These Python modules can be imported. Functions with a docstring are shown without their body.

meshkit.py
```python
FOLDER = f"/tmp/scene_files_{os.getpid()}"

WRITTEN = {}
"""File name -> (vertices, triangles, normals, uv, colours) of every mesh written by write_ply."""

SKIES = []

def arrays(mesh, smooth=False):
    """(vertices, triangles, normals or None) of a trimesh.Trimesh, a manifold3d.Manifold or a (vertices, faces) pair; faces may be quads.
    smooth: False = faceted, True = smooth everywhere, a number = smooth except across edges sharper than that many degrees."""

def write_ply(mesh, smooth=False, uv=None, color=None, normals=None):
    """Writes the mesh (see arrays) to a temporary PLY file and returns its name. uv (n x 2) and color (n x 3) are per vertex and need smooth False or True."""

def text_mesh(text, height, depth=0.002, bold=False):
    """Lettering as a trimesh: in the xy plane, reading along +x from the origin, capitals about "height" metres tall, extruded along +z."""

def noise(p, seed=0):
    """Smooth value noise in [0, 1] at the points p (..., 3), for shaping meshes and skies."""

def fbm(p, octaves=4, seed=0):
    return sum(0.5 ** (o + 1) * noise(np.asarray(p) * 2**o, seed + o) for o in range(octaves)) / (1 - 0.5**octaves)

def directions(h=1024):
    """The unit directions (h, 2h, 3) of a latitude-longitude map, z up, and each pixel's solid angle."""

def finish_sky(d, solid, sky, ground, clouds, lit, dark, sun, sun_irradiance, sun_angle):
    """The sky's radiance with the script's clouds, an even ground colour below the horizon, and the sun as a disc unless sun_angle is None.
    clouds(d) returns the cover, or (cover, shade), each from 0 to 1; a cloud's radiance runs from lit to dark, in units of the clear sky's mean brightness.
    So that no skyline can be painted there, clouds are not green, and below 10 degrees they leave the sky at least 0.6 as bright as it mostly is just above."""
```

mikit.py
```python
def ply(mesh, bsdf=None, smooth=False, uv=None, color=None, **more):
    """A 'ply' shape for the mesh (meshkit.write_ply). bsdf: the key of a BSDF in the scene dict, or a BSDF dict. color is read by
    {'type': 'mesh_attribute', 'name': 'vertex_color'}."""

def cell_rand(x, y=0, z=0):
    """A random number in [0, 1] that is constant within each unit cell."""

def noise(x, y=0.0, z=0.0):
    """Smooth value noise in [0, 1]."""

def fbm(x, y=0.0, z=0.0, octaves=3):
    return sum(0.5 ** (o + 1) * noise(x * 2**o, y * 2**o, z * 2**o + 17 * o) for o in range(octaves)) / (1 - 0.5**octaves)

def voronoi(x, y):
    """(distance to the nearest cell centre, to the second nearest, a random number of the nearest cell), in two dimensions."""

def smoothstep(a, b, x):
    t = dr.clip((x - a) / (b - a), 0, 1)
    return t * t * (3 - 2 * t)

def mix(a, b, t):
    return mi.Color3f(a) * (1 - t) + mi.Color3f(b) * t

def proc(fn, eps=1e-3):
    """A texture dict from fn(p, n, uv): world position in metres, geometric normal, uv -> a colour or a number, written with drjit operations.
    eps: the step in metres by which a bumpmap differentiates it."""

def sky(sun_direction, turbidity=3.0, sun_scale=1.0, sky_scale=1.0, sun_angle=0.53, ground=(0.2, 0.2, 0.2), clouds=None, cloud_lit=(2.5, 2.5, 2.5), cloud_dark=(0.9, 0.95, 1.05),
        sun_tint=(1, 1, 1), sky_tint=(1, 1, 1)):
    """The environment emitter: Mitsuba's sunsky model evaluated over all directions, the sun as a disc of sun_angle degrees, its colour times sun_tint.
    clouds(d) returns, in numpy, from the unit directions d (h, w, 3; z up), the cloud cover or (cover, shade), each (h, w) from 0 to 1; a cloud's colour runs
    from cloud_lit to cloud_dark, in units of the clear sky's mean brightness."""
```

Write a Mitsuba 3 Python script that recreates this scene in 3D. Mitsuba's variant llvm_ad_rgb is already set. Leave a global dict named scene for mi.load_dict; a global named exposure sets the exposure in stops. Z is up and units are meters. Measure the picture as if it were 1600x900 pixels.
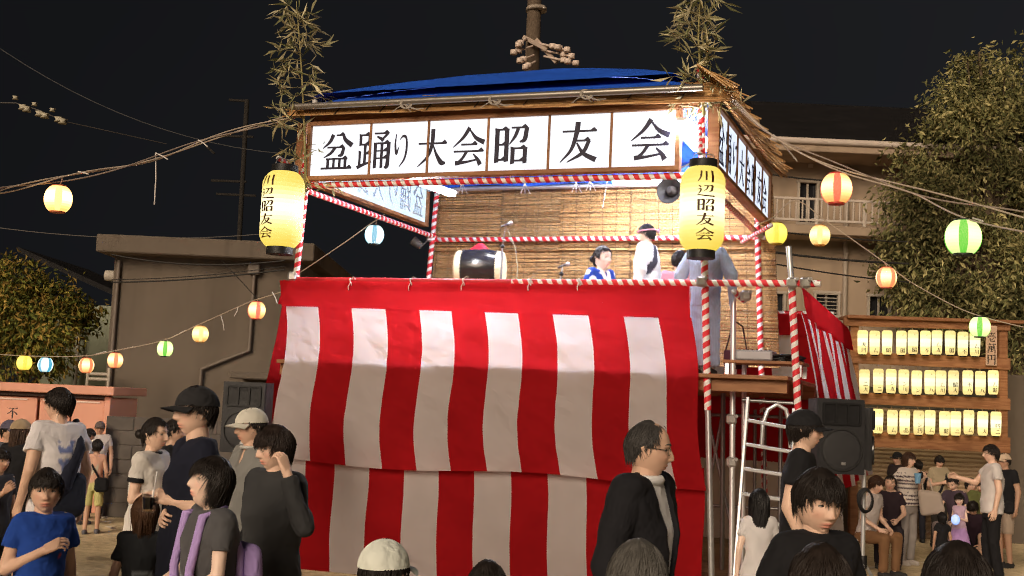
import math, random
import numpy as np, trimesh, shapely
import shapely.geometry as sg
from shapely import affinity
import manifold3d as m3
import drjit as dr
import mitsuba as mi
import mikit, meshkit
from mikit import proc, fbm, noise, smoothstep, mix, cell_rand, voronoi

T = mi.ScalarTransform4f
scene, labels = {}, {}
rng = np.random.default_rng(7)
R = random.Random(11)

# ---------------------------------------------------------------- camera, sky, exposure
exposure = 4.0
WT = 1 / 16                       # scene radiance that shows as white at this exposure
CAM = np.array([0, 0, 1.85])
FL, PITCH, ROLL = 1855.0, 0.098, 0.045        # focal length in pixels of the 1600 wide photograph
_F = np.array([0, math.cos(PITCH), math.sin(PITCH)])
_R0 = np.array([1.0, 0, 0]); _U0 = np.cross(_R0, _F)
_R = math.cos(ROLL) * _R0 + math.sin(ROLL) * _U0
_U = -math.sin(ROLL) * _R0 + math.cos(ROLL) * _U0
scene['camera'] = {'type': 'perspective', 'fov': 2 * math.degrees(math.atan(800 / FL)), 'fov_axis': 'x', 'near_clip': 0.1, 'far_clip': 2000.0,
                   'to_world': T().look_at(origin=CAM.tolist(), target=(CAM + _F).tolist(), up=_U.tolist())}
scene['sky'] = {**mikit.sky([-0.42, -1.0, 0.42], turbidity=3, sun_scale=0.150, sky_scale=0.014, sun_angle=30, sun_tint=(1.0, 1.08, 1.40),
                            clouds=lambda d: (1.0 + 0 * d[..., 0], 0.55 - 0.45 * d[..., 0] - 0.25 * (meshkit.fbm(d * 2.5, 3, 4) - 0.5)), cloud_lit=(1.20, 1.25, 1.42), cloud_dark=(0.14, 0.15, 0.20), ground=(0.1, 0.1, 0.1)), 'sampling_weight': 45.0}


def ray(px, py):
    d = _F + _R * (px - 800) / FL - _U * (py - 450) / FL
    return d


def at(px, py, y):                # the point seen at that pixel of the photograph, y metres ahead
    d = ray(px, py)
    return CAM + d * (y / d[1])


def ground_at(px, py):
    d = ray(px, py)
    return CAM + d * (-CAM[2] / d[2])


# ---------------------------------------------------------------- scene entries
def numbered(k):
    if k not in USED:
        USED.add(k); return k
    i = 1
    while f'{k}_{i:03d}' in USED: i += 1
    USED.add(f'{k}_{i:03d}'); return f'{k}_{i:03d}'


USED = set()


def thing(name, label=None, cat=None, group=None, kind=None):
    k = numbered(name); labels[k] = {}
    if label: labels[k]['label'] = label
    if cat: labels[k]['category'] = cat
    if group: labels[k]['group'] = group
    if kind: labels[k]['kind'] = kind
    return k


def cat_mesh(ms):
    ms = [x for x in ms if x is not None and len(x.faces)]
    return trimesh.util.concatenate(ms) if len(ms) > 1 else ms[0]


def arr(mesh):
    if hasattr(mesh, 'to_mesh'):
        m = mesh.to_mesh(); return trimesh.Trimesh(m.vert_properties[:, :3], m.tri_verts, process=False)
    if isinstance(mesh, (tuple, list)):
        v, f = np.asarray(mesh[0], float), np.asarray(mesh[1], int)
        if f.shape[1] == 4: f = np.vstack([f[:, [0, 1, 2]], f[:, [0, 2, 3]]])
        return trimesh.Trimesh(v, f, process=False)
    return mesh


def put(name, mesh, bsdf, parent=None, smooth=False, col=None, emit=None, weight=None, label=None, kind=None, own=False):
    """One scene entry. own: name is the key already."""
    k = name if own else numbered(f'{parent}__{name}' if parent else name)
    mesh = arr(mesh)
    if col is not None:
        if smooth not in (True, False):
            mesh = trimesh.graph.smooth_shade(mesh, angle=math.radians(smooth), facet_minarea=None); smooth = True
        col = np.asarray(col, float)
        if col.ndim == 1: col = np.tile(col, (len(mesh.vertices), 1))
    d = mikit.ply(mesh, bsdf, smooth, color=col)
    if emit is not None:
        d['emitter'] = {'type': 'area', 'radiance': {'type': 'rgb', 'value': [float(c) * WT for c in emit]}, 'sampling_weight': float(weight or 1)}
    scene[k] = d
    if label or kind:
        labels[k] = {}
        if label: labels[k]['label'] = label
        if kind: labels[k]['kind'] = kind
    return k


# ---------------------------------------------------------------- mesh helpers
def box(c, s, rot=None, ch=0.0):
    """A box with centre c and sides s; rot: a 3x3 matrix; ch: chamfer."""
    s = np.asarray(s, float)
    if ch:
        h = s / 2; pts = []
        for i in np.ndindex(2, 2, 2):
            sg_ = np.array(i) * 2 - 1
            for a in range(3):
                q = sg_ * (h - ch); q[a] = sg_[a] * h[a]; pts.append(q)
        b = arr(m3.Manifold.hull_points(np.array(pts)))
    else:
        b = trimesh.creation.box(s)
    v = np.array(b.vertices)
    if rot is not None: v = v @ np.asarray(rot).T
    return trimesh.Trimesh(v + np.asarray(c), b.faces, process=False)


def frame_of(d, up=(0, 0, 1)):
    d = np.asarray(d, float); d = d / np.linalg.norm(d)
    a = np.cross(up, d)
    if np.linalg.norm(a) < 1e-3: a = np.cross((1, 0, 0), d)
    a /= np.linalg.norm(a); b = np.cross(d, a)
    return a, b, d


def bar(p0, p1, w, h, up=(0, 0, 1), ch=0.0):
    p0, p1 = np.asarray(p0, float), np.asarray(p1, float)
    a, b, d = frame_of(p1 - p0, up)
    return box((p0 + p1) / 2, (w, h, np.linalg.norm(p1 - p0)), np.stack([a, b, d], 1), ch)


def tube(pts, r, n=8, caps=True):
    p = np.asarray(pts, float); m = len(p)
    r = np.broadcast_to(np.asarray(r, float), (m,))
    t = np.gradient(p, axis=0); t /= np.linalg.norm(t, axis=1, keepdims=True) + 1e-12
    a0 = frame_of(t[0])[0]; A = []
    for k in range(m):
        a0 = a0 - t[k] * (a0 @ t[k]); a0 = a0 / (np.linalg.norm(a0) + 1e-12); A.append(a0)
    A = np.array(A); B = np.cross(t, A)
    g = np.arange(n) * 2 * np.pi / n
    v = p[:, None] + r[:, None, None] * (np.cos(g)[None, :, None] * A[:, None] + np.sin(g)[None, :, None] * B[:, None])
    v = v.reshape(-1, 3); f = []
    i, j = np.meshgrid(np.arange(m - 1), np.arange(n), indexing='ij')
    q = np.stack([i * n + j, i * n + (j + 1) % n, (i + 1) * n + (j + 1) % n, (i + 1) * n + j], -1).reshape(-1, 4)
    f = np.vstack([q[:, [0, 1, 2]], q[:, [0, 2, 3]]])
    if caps:
        v = np.vstack([v, p[0], p[-1]]); j = np.arange(n)
        f = np.vstack([f, np.stack([(j + 1) % n, j, j * 0 + m * n], 1), np.stack([(m - 1) * n + j, (m - 1) * n + (j + 1) % n, j * 0 + m * n + 1], 1)])
    return trimesh.Trimesh(v, f, process=False)


def cyl(p0, p1, r, n=12, r1=None):
    return tube([p0, p1], [r, r if r1 is None else r1], n)


def helix(p0, p1, r, pitch, width, n=14, phase=0.0, h=0.0015):
    """A tape wound round a pole, standing h proud."""
    p0, p1 = np.asarray(p0, float), np.asarray(p1, float)
    a, b, d = frame_of(p1 - p0); Ln = np.linalg.norm(p1 - p0)
    turns = Ln / pitch; k = max(8, int(turns * n))
    s = np.linspace(0, 1, k + 1); g = phase + s * turns * 2 * np.pi
    z0 = np.clip(s * Ln - width / 2, 0, Ln); z1 = np.clip(s * Ln + width / 2, 0, Ln)
    rad = (np.cos(g)[:, None] * a + np.sin(g)[:, None] * b) * (r + h)
    v = np.stack([p0 + rad + z0[:, None] * d, p0 + rad + z1[:, None] * d], 1).reshape(-1, 3)
    i = np.arange(k) * 2
    f = np.vstack([np.stack([i, i + 2, i + 3], 1), np.stack([i, i + 3, i + 1], 1)])
    return trimesh.Trimesh(v, f, process=False)


def lathe(prof, n=24, c=(0, 0, 0), a0=0.0, a1=2 * np.pi):
    """prof: (r, z) from bottom to top, turned about a vertical axis through c."""
    prof = np.asarray(prof, float); m = len(prof); full = abs(a1 - a0 - 2 * np.pi) < 1e-6
    g = np.linspace(a0, a1, n + 1)[:n if full else n + 1]; k = len(g)
    v = np.stack([prof[:, None, 0] * np.cos(g), prof[:, None, 0] * np.sin(g), np.broadcast_to(prof[:, None, 1], (m, k))], -1).reshape(-1, 3) + np.asarray(c)
    i, j = np.meshgrid(np.arange(m - 1), np.arange(k if full else k - 1), indexing='ij'); jn = (j + 1) % k
    q = np.stack([i * k + j, i * k + jn, (i + 1) * k + jn, (i + 1) * k + j], -1).reshape(-1, 4)
    return trimesh.Trimesh(v, np.vstack([q[:, [0, 1, 2]], q[:, [0, 2, 3]]]), process=False)


def grid_mesh(P):
    """P: (a, b, 3) points."""
    a, b = P.shape[:2]
    i, j = np.meshgrid(np.arange(a - 1), np.arange(b - 1), indexing='ij')
    q = np.stack([i * b + j, (i + 1) * b + j, (i + 1) * b + j + 1, i * b + j + 1], -1).reshape(-1, 4)
    return trimesh.Trimesh(P.reshape(-1, 3), np.vstack([q[:, [0, 1, 2]], q[:, [0, 2, 3]]]), process=False)


def sag(p0, p1, s, n=14):
    t = np.linspace(0, 1, n)[:, None]
    return np.asarray(p0) * (1 - t) + np.asarray(p1) * t - np.array([0, 0, 1]) * 4 * s * t * (1 - t)


def prism(poly, frame, depth):
    """A shapely polygon in the plane frame = (origin, x axis, y axis), thick along their cross product."""
    o, ax, ay = map(np.asarray, frame); az = np.cross(ax, ay)
    out = []
    for g in getattr(poly, 'geoms', [poly]):
        if g.is_empty or g.area < 1e-7: continue
        e = trimesh.creation.extrude_polygon(g, depth, engine='earcut')
        out.append(trimesh.Trimesh(o + e.vertices[:, :1] * ax + e.vertices[:, 1:2] * ay + e.vertices[:, 2:] * az, e.faces, process=False))
    return cat_mesh(out)


# ---------------------------------------------------------------- brush-like lettering, drawn stroke by stroke on a 100 x 100 square (y down)
def curve(*p):
    p = np.array(p, float)
    if len(p) == 2: c = p
    else:
        t = np.arange(len(p)); tt = np.linspace(0, len(p) - 1, 6 * (len(p) - 1) + 1)
        e = np.vstack([2 * p[0] - p[1], p, 2 * p[-1] - p[-2]]); c = []
        for x in tt:
            k = min(int(x), len(p) - 2); u = x - k; a, b, cc, d = e[k:k + 4]
            c.append(0.5 * (2 * b + (cc - a) * u + (2 * a - 5 * b + 4 * cc - d) * u * u + (3 * b - a - 3 * cc + d) * u ** 3))
        c = np.array(c)
    q = c[:, :2]; w = np.maximum(c[:, 2:], 1.0) / 2
    t = np.gradient(q, axis=0); t /= np.linalg.norm(t, axis=1, keepdims=True) + 1e-9
    nn = np.stack([-t[:, 1], t[:, 0]], 1)
    return sg.Polygon(np.vstack([q + nn * w, (q - nn * w)[::-1]])).buffer(0.3)


def hor(x0, y, x1, w=5.0):
    return shapely.union_all([sg.box(x0, y - w / 2, x1, y + w / 2), sg.Polygon([(x1 - 15, y - w / 2), (x1 - 6, y - 9), (x1 + 2, y - w / 4), (x1, y + w / 2)])])


def ver(x, y0, y1, w=11.0):
    return sg.Polygon([(x - w / 2 - 1, y0 - 3), (x + w / 2 + 1, y0), (x + w / 2, y0 + 6), (x + w / 2, y1), (x - w / 2, y1 + 2), (x - w / 2, y0 + 6)])


C = curve
GLYPH = {
 'bon': [C((36, 4, 12), (26, 24, 9), (4, 42, 2)), hor(46, 6, 72), C((68, 4, 7), (76, 20, 11), (98, 36, 14)), hor(18, 40, 72), C((72, 40, 9), (66, 60, 10), (54, 64, 4)), C((44, 40, 9), (30, 56, 8), (8, 68, 2)),
         hor(16, 72, 84), ver(22, 72, 98, 9), ver(41, 72, 98, 8), ver(60, 72, 98, 8), ver(78, 72, 98, 9), hor(0, 98, 98, 6)],
 'odori': [ver(10, 10, 38, 8), ver(36, 10, 38, 8), hor(8, 11, 38), hor(8, 36, 38), ver(24, 38, 88, 8), hor(24, 60, 42), ver(9, 54, 92, 7), C((2, 96, 9), (22, 88, 7), (44, 82, 3)),
           hor(50, 8, 92), C((90, 8, 6), (80, 18, 6), (72, 24, 4)), C((58, 16, 4), (70, 22, 8), (76, 28, 9)), ver(54, 34, 98, 9), hor(54, 34, 94), C((93, 32, 10), (92, 70, 10), (90, 95, 10), (82, 97, 4)), hor(54, 54, 92, 4), hor(54, 73, 92, 4), ver(73, 34, 98, 8)],
 'ri': [C((16, 10, 4), (12, 38, 9), (20, 62, 11), (34, 44, 2)), C((36, 26, 2), (54, 16, 6), (72, 22, 9), (76, 50, 11), (66, 78, 8), (38, 100, 2))],
 'dai': [hor(4, 40, 96), C((50, 4, 13), (49, 40, 11), (36, 72, 8), (3, 98, 2)), C((52, 44, 3), (64, 68, 8), (80, 88, 13), (94, 90, 5))],
 'kai': [C((50, 4, 11), (32, 28, 8), (2, 52, 2)), C((50, 8, 3), (70, 30, 9), (96, 42, 13)), hor(26, 46, 74), hor(4, 63, 94), C((44, 63, 8), (30, 82, 7), (14, 94, 9)), C((10, 92, 11), (40, 90, 6), (76, 84, 4)), C((64, 70, 3), (78, 84, 9), (86, 97, 13))],
 'sho': [ver(12, 10, 94, 12), ver(38, 10, 92, 12), hor(12, 12, 40), hor(12, 50, 40), hor(12, 88, 38), hor(50, 8, 92), C((91, 8, 11), (86, 38, 11), (73, 44, 4)), C((68, 10, 9), (60, 30, 8), (45, 50, 2)), ver(55, 58, 98, 11), ver(88, 58, 97, 11), hor(55, 60, 90), hor(55, 91, 88)],
 'yu': [hor(6, 24, 94), C((46, 2, 13), (43, 28, 12), (30, 68, 8), (2, 98, 2)), hor(42, 47, 78), C((76, 47, 9), (60, 76, 9), (20, 98, 2)), C((44, 52, 4), (62, 78, 9), (94, 94, 13))],
 'kawa': [C((22, 6, 9), (20, 60, 8), (5, 96, 2)), ver(50, 12, 84, 9), ver(84, 6, 97, 11)],
 'be': [hor(38, 14, 86), C((84, 14, 10), (79, 52, 10), (66, 60, 4)), C((60, 14, 8), (53, 40, 7), (36, 60, 2)), C((10, 10, 4), (22, 24, 11)), hor(4, 42, 26), C((24, 42, 8), (20, 60, 7), (10, 78, 5)), C((4, 84, 6), (40, 93, 7), (97, 95, 11))],
 'ichi': [hor(14, 12, 86), ver(50, 2, 32, 10), hor(24, 30, 76), hor(8, 46, 92), ver(11, 46, 60, 8), ver(89, 46, 60, 8), C((34, 60, 8), (32, 80, 8), (40, 92, 9), (82, 92, 8), (84, 80, 3)), C((74, 58, 8), (54, 72, 6), (36, 78, 3))],
 'man': [hor(6, 12, 94), ver(32, 2, 24, 8), ver(68, 2, 24, 8), ver(22, 30, 58, 9), ver(78, 30, 58, 9), hor(22, 32, 78), hor(22, 44, 78), hor(22, 57, 78), ver(50, 30, 88, 8), ver(12, 66, 98, 9), hor(12, 68, 88), C((88, 66, 9), (87, 96, 9), (78, 97, 4)), C((36, 86, 5), (66, 84, 5))],
 'en': [ver(12, 8, 98, 11), hor(12, 10, 88), C((88, 8, 11), (87, 94, 11), (74, 97, 4)), ver(50, 10, 50, 9), hor(12, 52, 88)],
 'fu': [hor(6, 12, 94), C((56, 14, 9), (40, 38, 8), (4, 62, 2)), ver(52, 34, 98, 11), C((62, 40, 4), (80, 52, 9), (92, 64, 11))],
 'hachi': [C((36, 16, 12), (28, 60, 9), (4, 92, 2)), C((56, 10, 5), (70, 54, 10), (96, 88, 13))],
 'mu': [C((44, 6, 11), (30, 50, 9), (10, 86, 9)), C((8, 86, 10), (50, 84, 8), (84, 78, 6)), C((64, 54, 5), (80, 76, 9), (90, 96, 12))],
 'n': [C((14, 16, 6), (36, 34, 12)), C((8, 88, 11), (50, 72, 9), (92, 28, 5))],
 'shina': [ver(32, 6, 40, 10), ver(68, 6, 40, 10), hor(30, 8, 70), hor(30, 38, 70), ver(8, 56, 96, 10), ver(40, 56, 96, 10), hor(8, 58, 42), hor(8, 92, 40), ver(60, 56, 96, 10), ver(92, 56, 96, 10), hor(60, 58, 94), hor(60, 92, 92)],
 'ni': [hor(18, 24, 82, 9), hor(4, 84, 96, 10)],
}
GLYPH = {k: shapely.union_all(v) for k, v in GLYPH.items()}


def glyph(name, w, h=None, simple=0.0):
    """The character, centred on the origin, y up, w x h metres."""
    g = affinity.affine_transform(GLYPH[name], [w / 100, 0, 0, -(h or w) / 100, -w / 2, (h or w) / 2])
    return g.simplify(simple) if simple else g
# ---------------------------------------------------------------- materials
def rgb(*c): return {'type': 'rgb', 'value': list(map(float, c))}
VC = {'type': 'mesh_attribute', 'name': 'vertex_color'}


def mat(k, base, rough=0.6, spec=0.4, two=True, bump=None, bscale=1.0, **more):
    d = {'type': 'principled', 'base_color': rgb(*base) if isinstance(base, tuple) else base, 'roughness': rough if isinstance(rough, (dict, float)) else float(rough), 'specular': float(spec), **more}
    if bump is not None: d = {'type': 'bumpmap', 'arbitrary': bump, 'scale': float(bscale), 'bsdf': d}
    scene[k] = {'type': 'twosided', 'bsdf': d} if two else d
    return k


mat('mat_paint', VC, 0.55, 0.35)
mat('mat_gloss', VC, 0.22, 0.5)
mat('mat_cloth', VC, 0.9, 0.15, sheen=0.25, bump=proc(lambda p, n, uv: fbm(p.x * 38, p.y * 38, p.z * 26, octaves=3), eps=2e-3), bscale=0.012)
mat('mat_skin', VC, 0.48, 0.35)
mat('mat_hair', VC, 0.5, 0.3)
mat('mat_steel', VC, 0.38, 0.5, metallic=0.75)
mat('mat_ground', proc(lambda p, n, uv: mix((0.34, 0.27, 0.165), (0.52, 0.42, 0.26), smoothstep(0.3, 0.75, fbm(p.x * 0.7, p.y * 0.7, octaves=4))) * (0.8 + 0.4 * noise(p.x * 21, p.y * 21))
                          * (1 - 0.35 * smoothstep(0.66, 0.8, fbm(p.x * 2.3 + 9, p.y * 2.3, octaves=3)))), 0.95, 0.1,
    bump=proc(lambda p, n, uv: fbm(p.x * 9, p.y * 9, octaves=4), eps=4e-3), bscale=0.05)
mat('mat_wood', proc(lambda p, n, uv: mix((0.21, 0.085, 0.035), (0.34, 0.165, 0.075), noise(p.x * 7 + p.y * 3, p.z * 60, p.y * 5)) * (0.75 + 0.5 * noise(p.x * 2.1, p.y * 2.1, p.z * 2.1))), 0.6, 0.3)
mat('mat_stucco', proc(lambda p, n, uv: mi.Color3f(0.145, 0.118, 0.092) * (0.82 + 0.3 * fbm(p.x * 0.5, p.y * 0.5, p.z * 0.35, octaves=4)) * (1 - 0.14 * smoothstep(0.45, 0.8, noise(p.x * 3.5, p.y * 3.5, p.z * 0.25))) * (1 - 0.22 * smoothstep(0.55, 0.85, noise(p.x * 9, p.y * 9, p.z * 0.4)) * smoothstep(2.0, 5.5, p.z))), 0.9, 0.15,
    bump=proc(lambda p, n, uv: fbm(p.x * 30, p.y * 30, p.z * 30, octaves=2), eps=3e-3), bscale=0.012)
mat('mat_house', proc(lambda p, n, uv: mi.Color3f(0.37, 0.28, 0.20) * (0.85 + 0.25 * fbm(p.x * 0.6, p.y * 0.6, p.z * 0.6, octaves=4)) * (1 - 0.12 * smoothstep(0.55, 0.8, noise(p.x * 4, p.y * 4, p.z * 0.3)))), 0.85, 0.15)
mat('mat_block', proc(lambda p, n, uv: mi.Color3f(0.115, 0.10, 0.085) * (0.7 + 0.6 * fbm(p.x * 5, p.y * 5, p.z * 5, octaves=4))), 0.95, 0.1,
    bump=proc(lambda p, n, uv: fbm(p.x * 40, p.y * 40, p.z * 40, octaves=2), eps=3e-3), bscale=0.01)
mat('mat_shed', proc(lambda p, n, uv: mi.Color3f(0.66, 0.31, 0.20) * (0.85 + 0.25 * fbm(p.x * 1.2, p.y * 1.2, p.z * 0.8, octaves=3))), 0.5, 0.4)
mat('mat_shutter', proc(lambda p, n, uv: mi.Color3f(0.42, 0.30, 0.19) * (0.85 + 0.3 * fbm(p.x * 2, p.y * 2, p.z * 1.2, octaves=3))), 0.5, 0.4)
mat('mat_roof', proc(lambda p, n, uv: mi.Color3f(0.007, 0.006, 0.006) * (0.7 + 0.6 * noise(p.x * 3, p.y * 3, p.z * 3))), 0.75, 0.25)
mat('mat_tarp', proc(lambda p, n, uv: mi.Color3f(0.015, 0.085, 0.50) * (0.75 + 0.45 * fbm(p.x * 2.5, p.y * 1.5, p.z * 3, octaves=3))), 0.5, 0.4,
    bump=proc(lambda p, n, uv: fbm(p.x * 2.2, p.y * 5, p.z * 4, octaves=4), eps=4e-3), bscale=0.05)
mat('mat_reed', VC, 0.6, 0.3)
mat('mat_bark', proc(lambda p, n, uv: mi.Color3f(0.10, 0.075, 0.05) * (0.6 + 0.8 * noise(p.x * 30, p.y * 30, p.z * 5))), 0.95, 0.1)
mat('mat_concrete_pole', proc(lambda p, n, uv: mi.Color3f(0.12, 0.09, 0.065) * (0.8 + 0.4 * fbm(p.x * 3, p.y * 3, p.z * 1.2, octaves=3))), 0.9, 0.1)
CB = proc(lambda p, n, uv: fbm(p.x * 3.2 + p.z * 5, p.y * 2, p.z * 2.2 - p.x * 2.6, octaves=4), eps=4e-3)
def curtain_mat(k, c, tr):
    scene[k] = {'type': 'bumpmap', 'arbitrary': CB, 'scale': 0.045, 'bsdf': {'type': 'principledthin', 'base_color': c, 'roughness': 0.8, 'diff_trans': tr, 'eta': 1.2}}
curtain_mat('mat_curtain_red', proc(lambda p, n, uv: mi.Color3f(0.50, 0.016, 0.022) * (0.9 + 0.2 * noise(p.x * 3, p.y * 3, p.z * 3))), 1.25)
curtain_mat('mat_curtain_white', proc(lambda p, n, uv: mi.Color3f(0.76, 0.70, 0.70) * (0.92 + 0.14 * fbm(p.x * 3, p.y * 3, p.z * 2))), 1.25)
scene['mat_leaf'] = {'type': 'principledthin', 'base_color': VC, 'roughness': 0.55, 'diff_trans': 0.5, 'eta': 1.4}
scene['mat_glass'] = {'type': 'twosided', 'bsdf': {'type': 'principled', 'base_color': rgb(0.02, 0.02, 0.022), 'roughness': 0.12, 'specular': 0.6}}
scene['mat_lens'] = {'type': 'thindielectric'}
scene['mat_cup'] = {'type': 'thindielectric', 'int_ior': 1.35}
mat('mat_paper', (0.75, 0.7, 0.55), 0.8, 0.2)
mat('mat_panel', (0.24, 0.25, 0.27), 0.7, 0.2)
mat('mat_lamp_paper', (0.25, 0.22, 0.16), 0.8, 0.2)
mat('mat_black', (0.012, 0.012, 0.013), 0.5, 0.35)
WHITE, RED = (0.72, 0.70, 0.68), (0.62, 0.03, 0.04)
STEEL, ALU, BLACK = (0.45, 0.45, 0.46), (0.75, 0.76, 0.78), (0.018, 0.018, 0.02)

# ---------------------------------------------------------------- ground
g = np.linspace(-1, 1, 61); gx = np.sign(g) * np.abs(g) ** 2.2 * 400
P = np.stack(np.meshgrid(gx, gx + 12, indexing='ij'), -1)
P = np.concatenate([P, np.zeros(P.shape[:2] + (1,))], -1)
k = put('ground', grid_mesh(P), 'mat_ground'); labels[k] = {'kind': 'structure', 'label': 'sandy ground of the festival square'}

# ---------------------------------------------------------------- the stage tower: a leaning-in frame of wrapped pipes
SX, SY, YAW, SW, SD = 1.843, 11.486, -0.361, 4.5, 3.448
SA = np.array([math.cos(YAW), math.sin(YAW), 0]); SB = np.array([-math.sin(YAW), math.cos(YAW), 0])
ZF, ZR, ZB, ZT, ZQ = 2.233, 3.111, 4.251, 4.90, 4.076


def S(u, v, z):                   # u: 0 right post, 1 left post; v: 0 front, 1 back; metres high
    k = 1.014 - 0.023 * (z - 3.11)
    uu = 0.5 + (u - 0.5) * k
    return np.array([SX, SY, 0]) - SA * uu * SW + SB * v * SD + np.array([0, 0, z])


def on_front(px, py, v=0.0):      # (u, z) where the sight line meets the plane v of the stage
    d = ray(px, py); o = np.array([SX, SY, 0]) + SB * v * SD
    q = CAM + d * (((o - CAM) @ SB) / (d @ SB))
    z = q[2]; k = 1.014 - 0.023 * (z - 3.11)
    return (-((q - o) @ SA) / SW - 0.5) / k + 0.5, z


def F(px, py, v=0.0):
    u, z = on_front(px, py, v); return S(u, v, z)


ZK = on_front(800, 292, 0.955)[1]      # height of the back beam
stage = thing('festival_stage', 'tall square festival stage tower with striped poles, blue tarpaulin roof and reed walls', 'stage')


def wrapped(p0, p1, r, name, parent=stage, phase=0.0, pitch=None):
    k = put(name, cyl(p0, p1, r, 14), 'mat_paint', parent, True, WHITE)
    pitch = pitch or 0.105
    put('red_tape', helix(p0, p1, r, pitch, pitch * 0.52, phase=phase), 'mat_paint', k, True, RED)
    return k


for u, v, z0, z1 in ((1, 0, 0, 5.15), (0, 0, 0, 5.25)):
    put('pipe', cyl(S(u, v, 0), S(u, v, ZR - 0.3 if u else ZF - 0.35), 0.03, 12), 'mat_steel', stage, True, STEEL)
    wrapped(S(u, v, ZR - 0.3 if u else ZF - 0.35), S(u, v, z1), 0.034, 'post')
for u, v in ((1, 1), (0, 1)):
    wrapped(S(u, v, 0.0), S(u, v, 5.0), 0.034, 'post', phase=1.0)
# the corner that stands out to the right, and the rails
UE = on_front(1237, 445)[0]
wrapped(S(UE, 0, 0.0), S(UE, 0, ZR + 0.02), 0.034, 'post', phase=2.0)
put('pipe', cyl(S(UE, 0, ZR + 0.02), F(1232, 385), 0.028, 12), 'mat_steel', stage, True, ALU)
ra, rb_ = F(800, 441, -0.014), F(1282, 443, -0.014)
wrapped(ra, rb_, 0.032, 'rail')
put('pipe', cyl(F(455, 437, -0.014), ra, 0.032, 12), 'mat_paint', stage, True, (0.5, 0.02, 0.03))
wrapped(S(1.0, 1.012, ZQ), S(-0.02, 1.012, ZQ), 0.032, 'rail')
wrapped(S(1.03, -0.014, ZB - 0.085), S(-0.01, -0.014, ZB - 0.085), 0.032, 'rail')
for u in (1.0, 0.0):
    wrapped(S(u, -0.03, ZB - 0.13), S(u, 1.06, ZB - 0.13), 0.032, 'rail')
put('pipe', cyl(S(1.02, -0.095, 4.99), S(-0.02, -0.095, 4.97), 0.036, 12), 'mat_steel', stage, True, (0.3, 0.27, 0.24))
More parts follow.
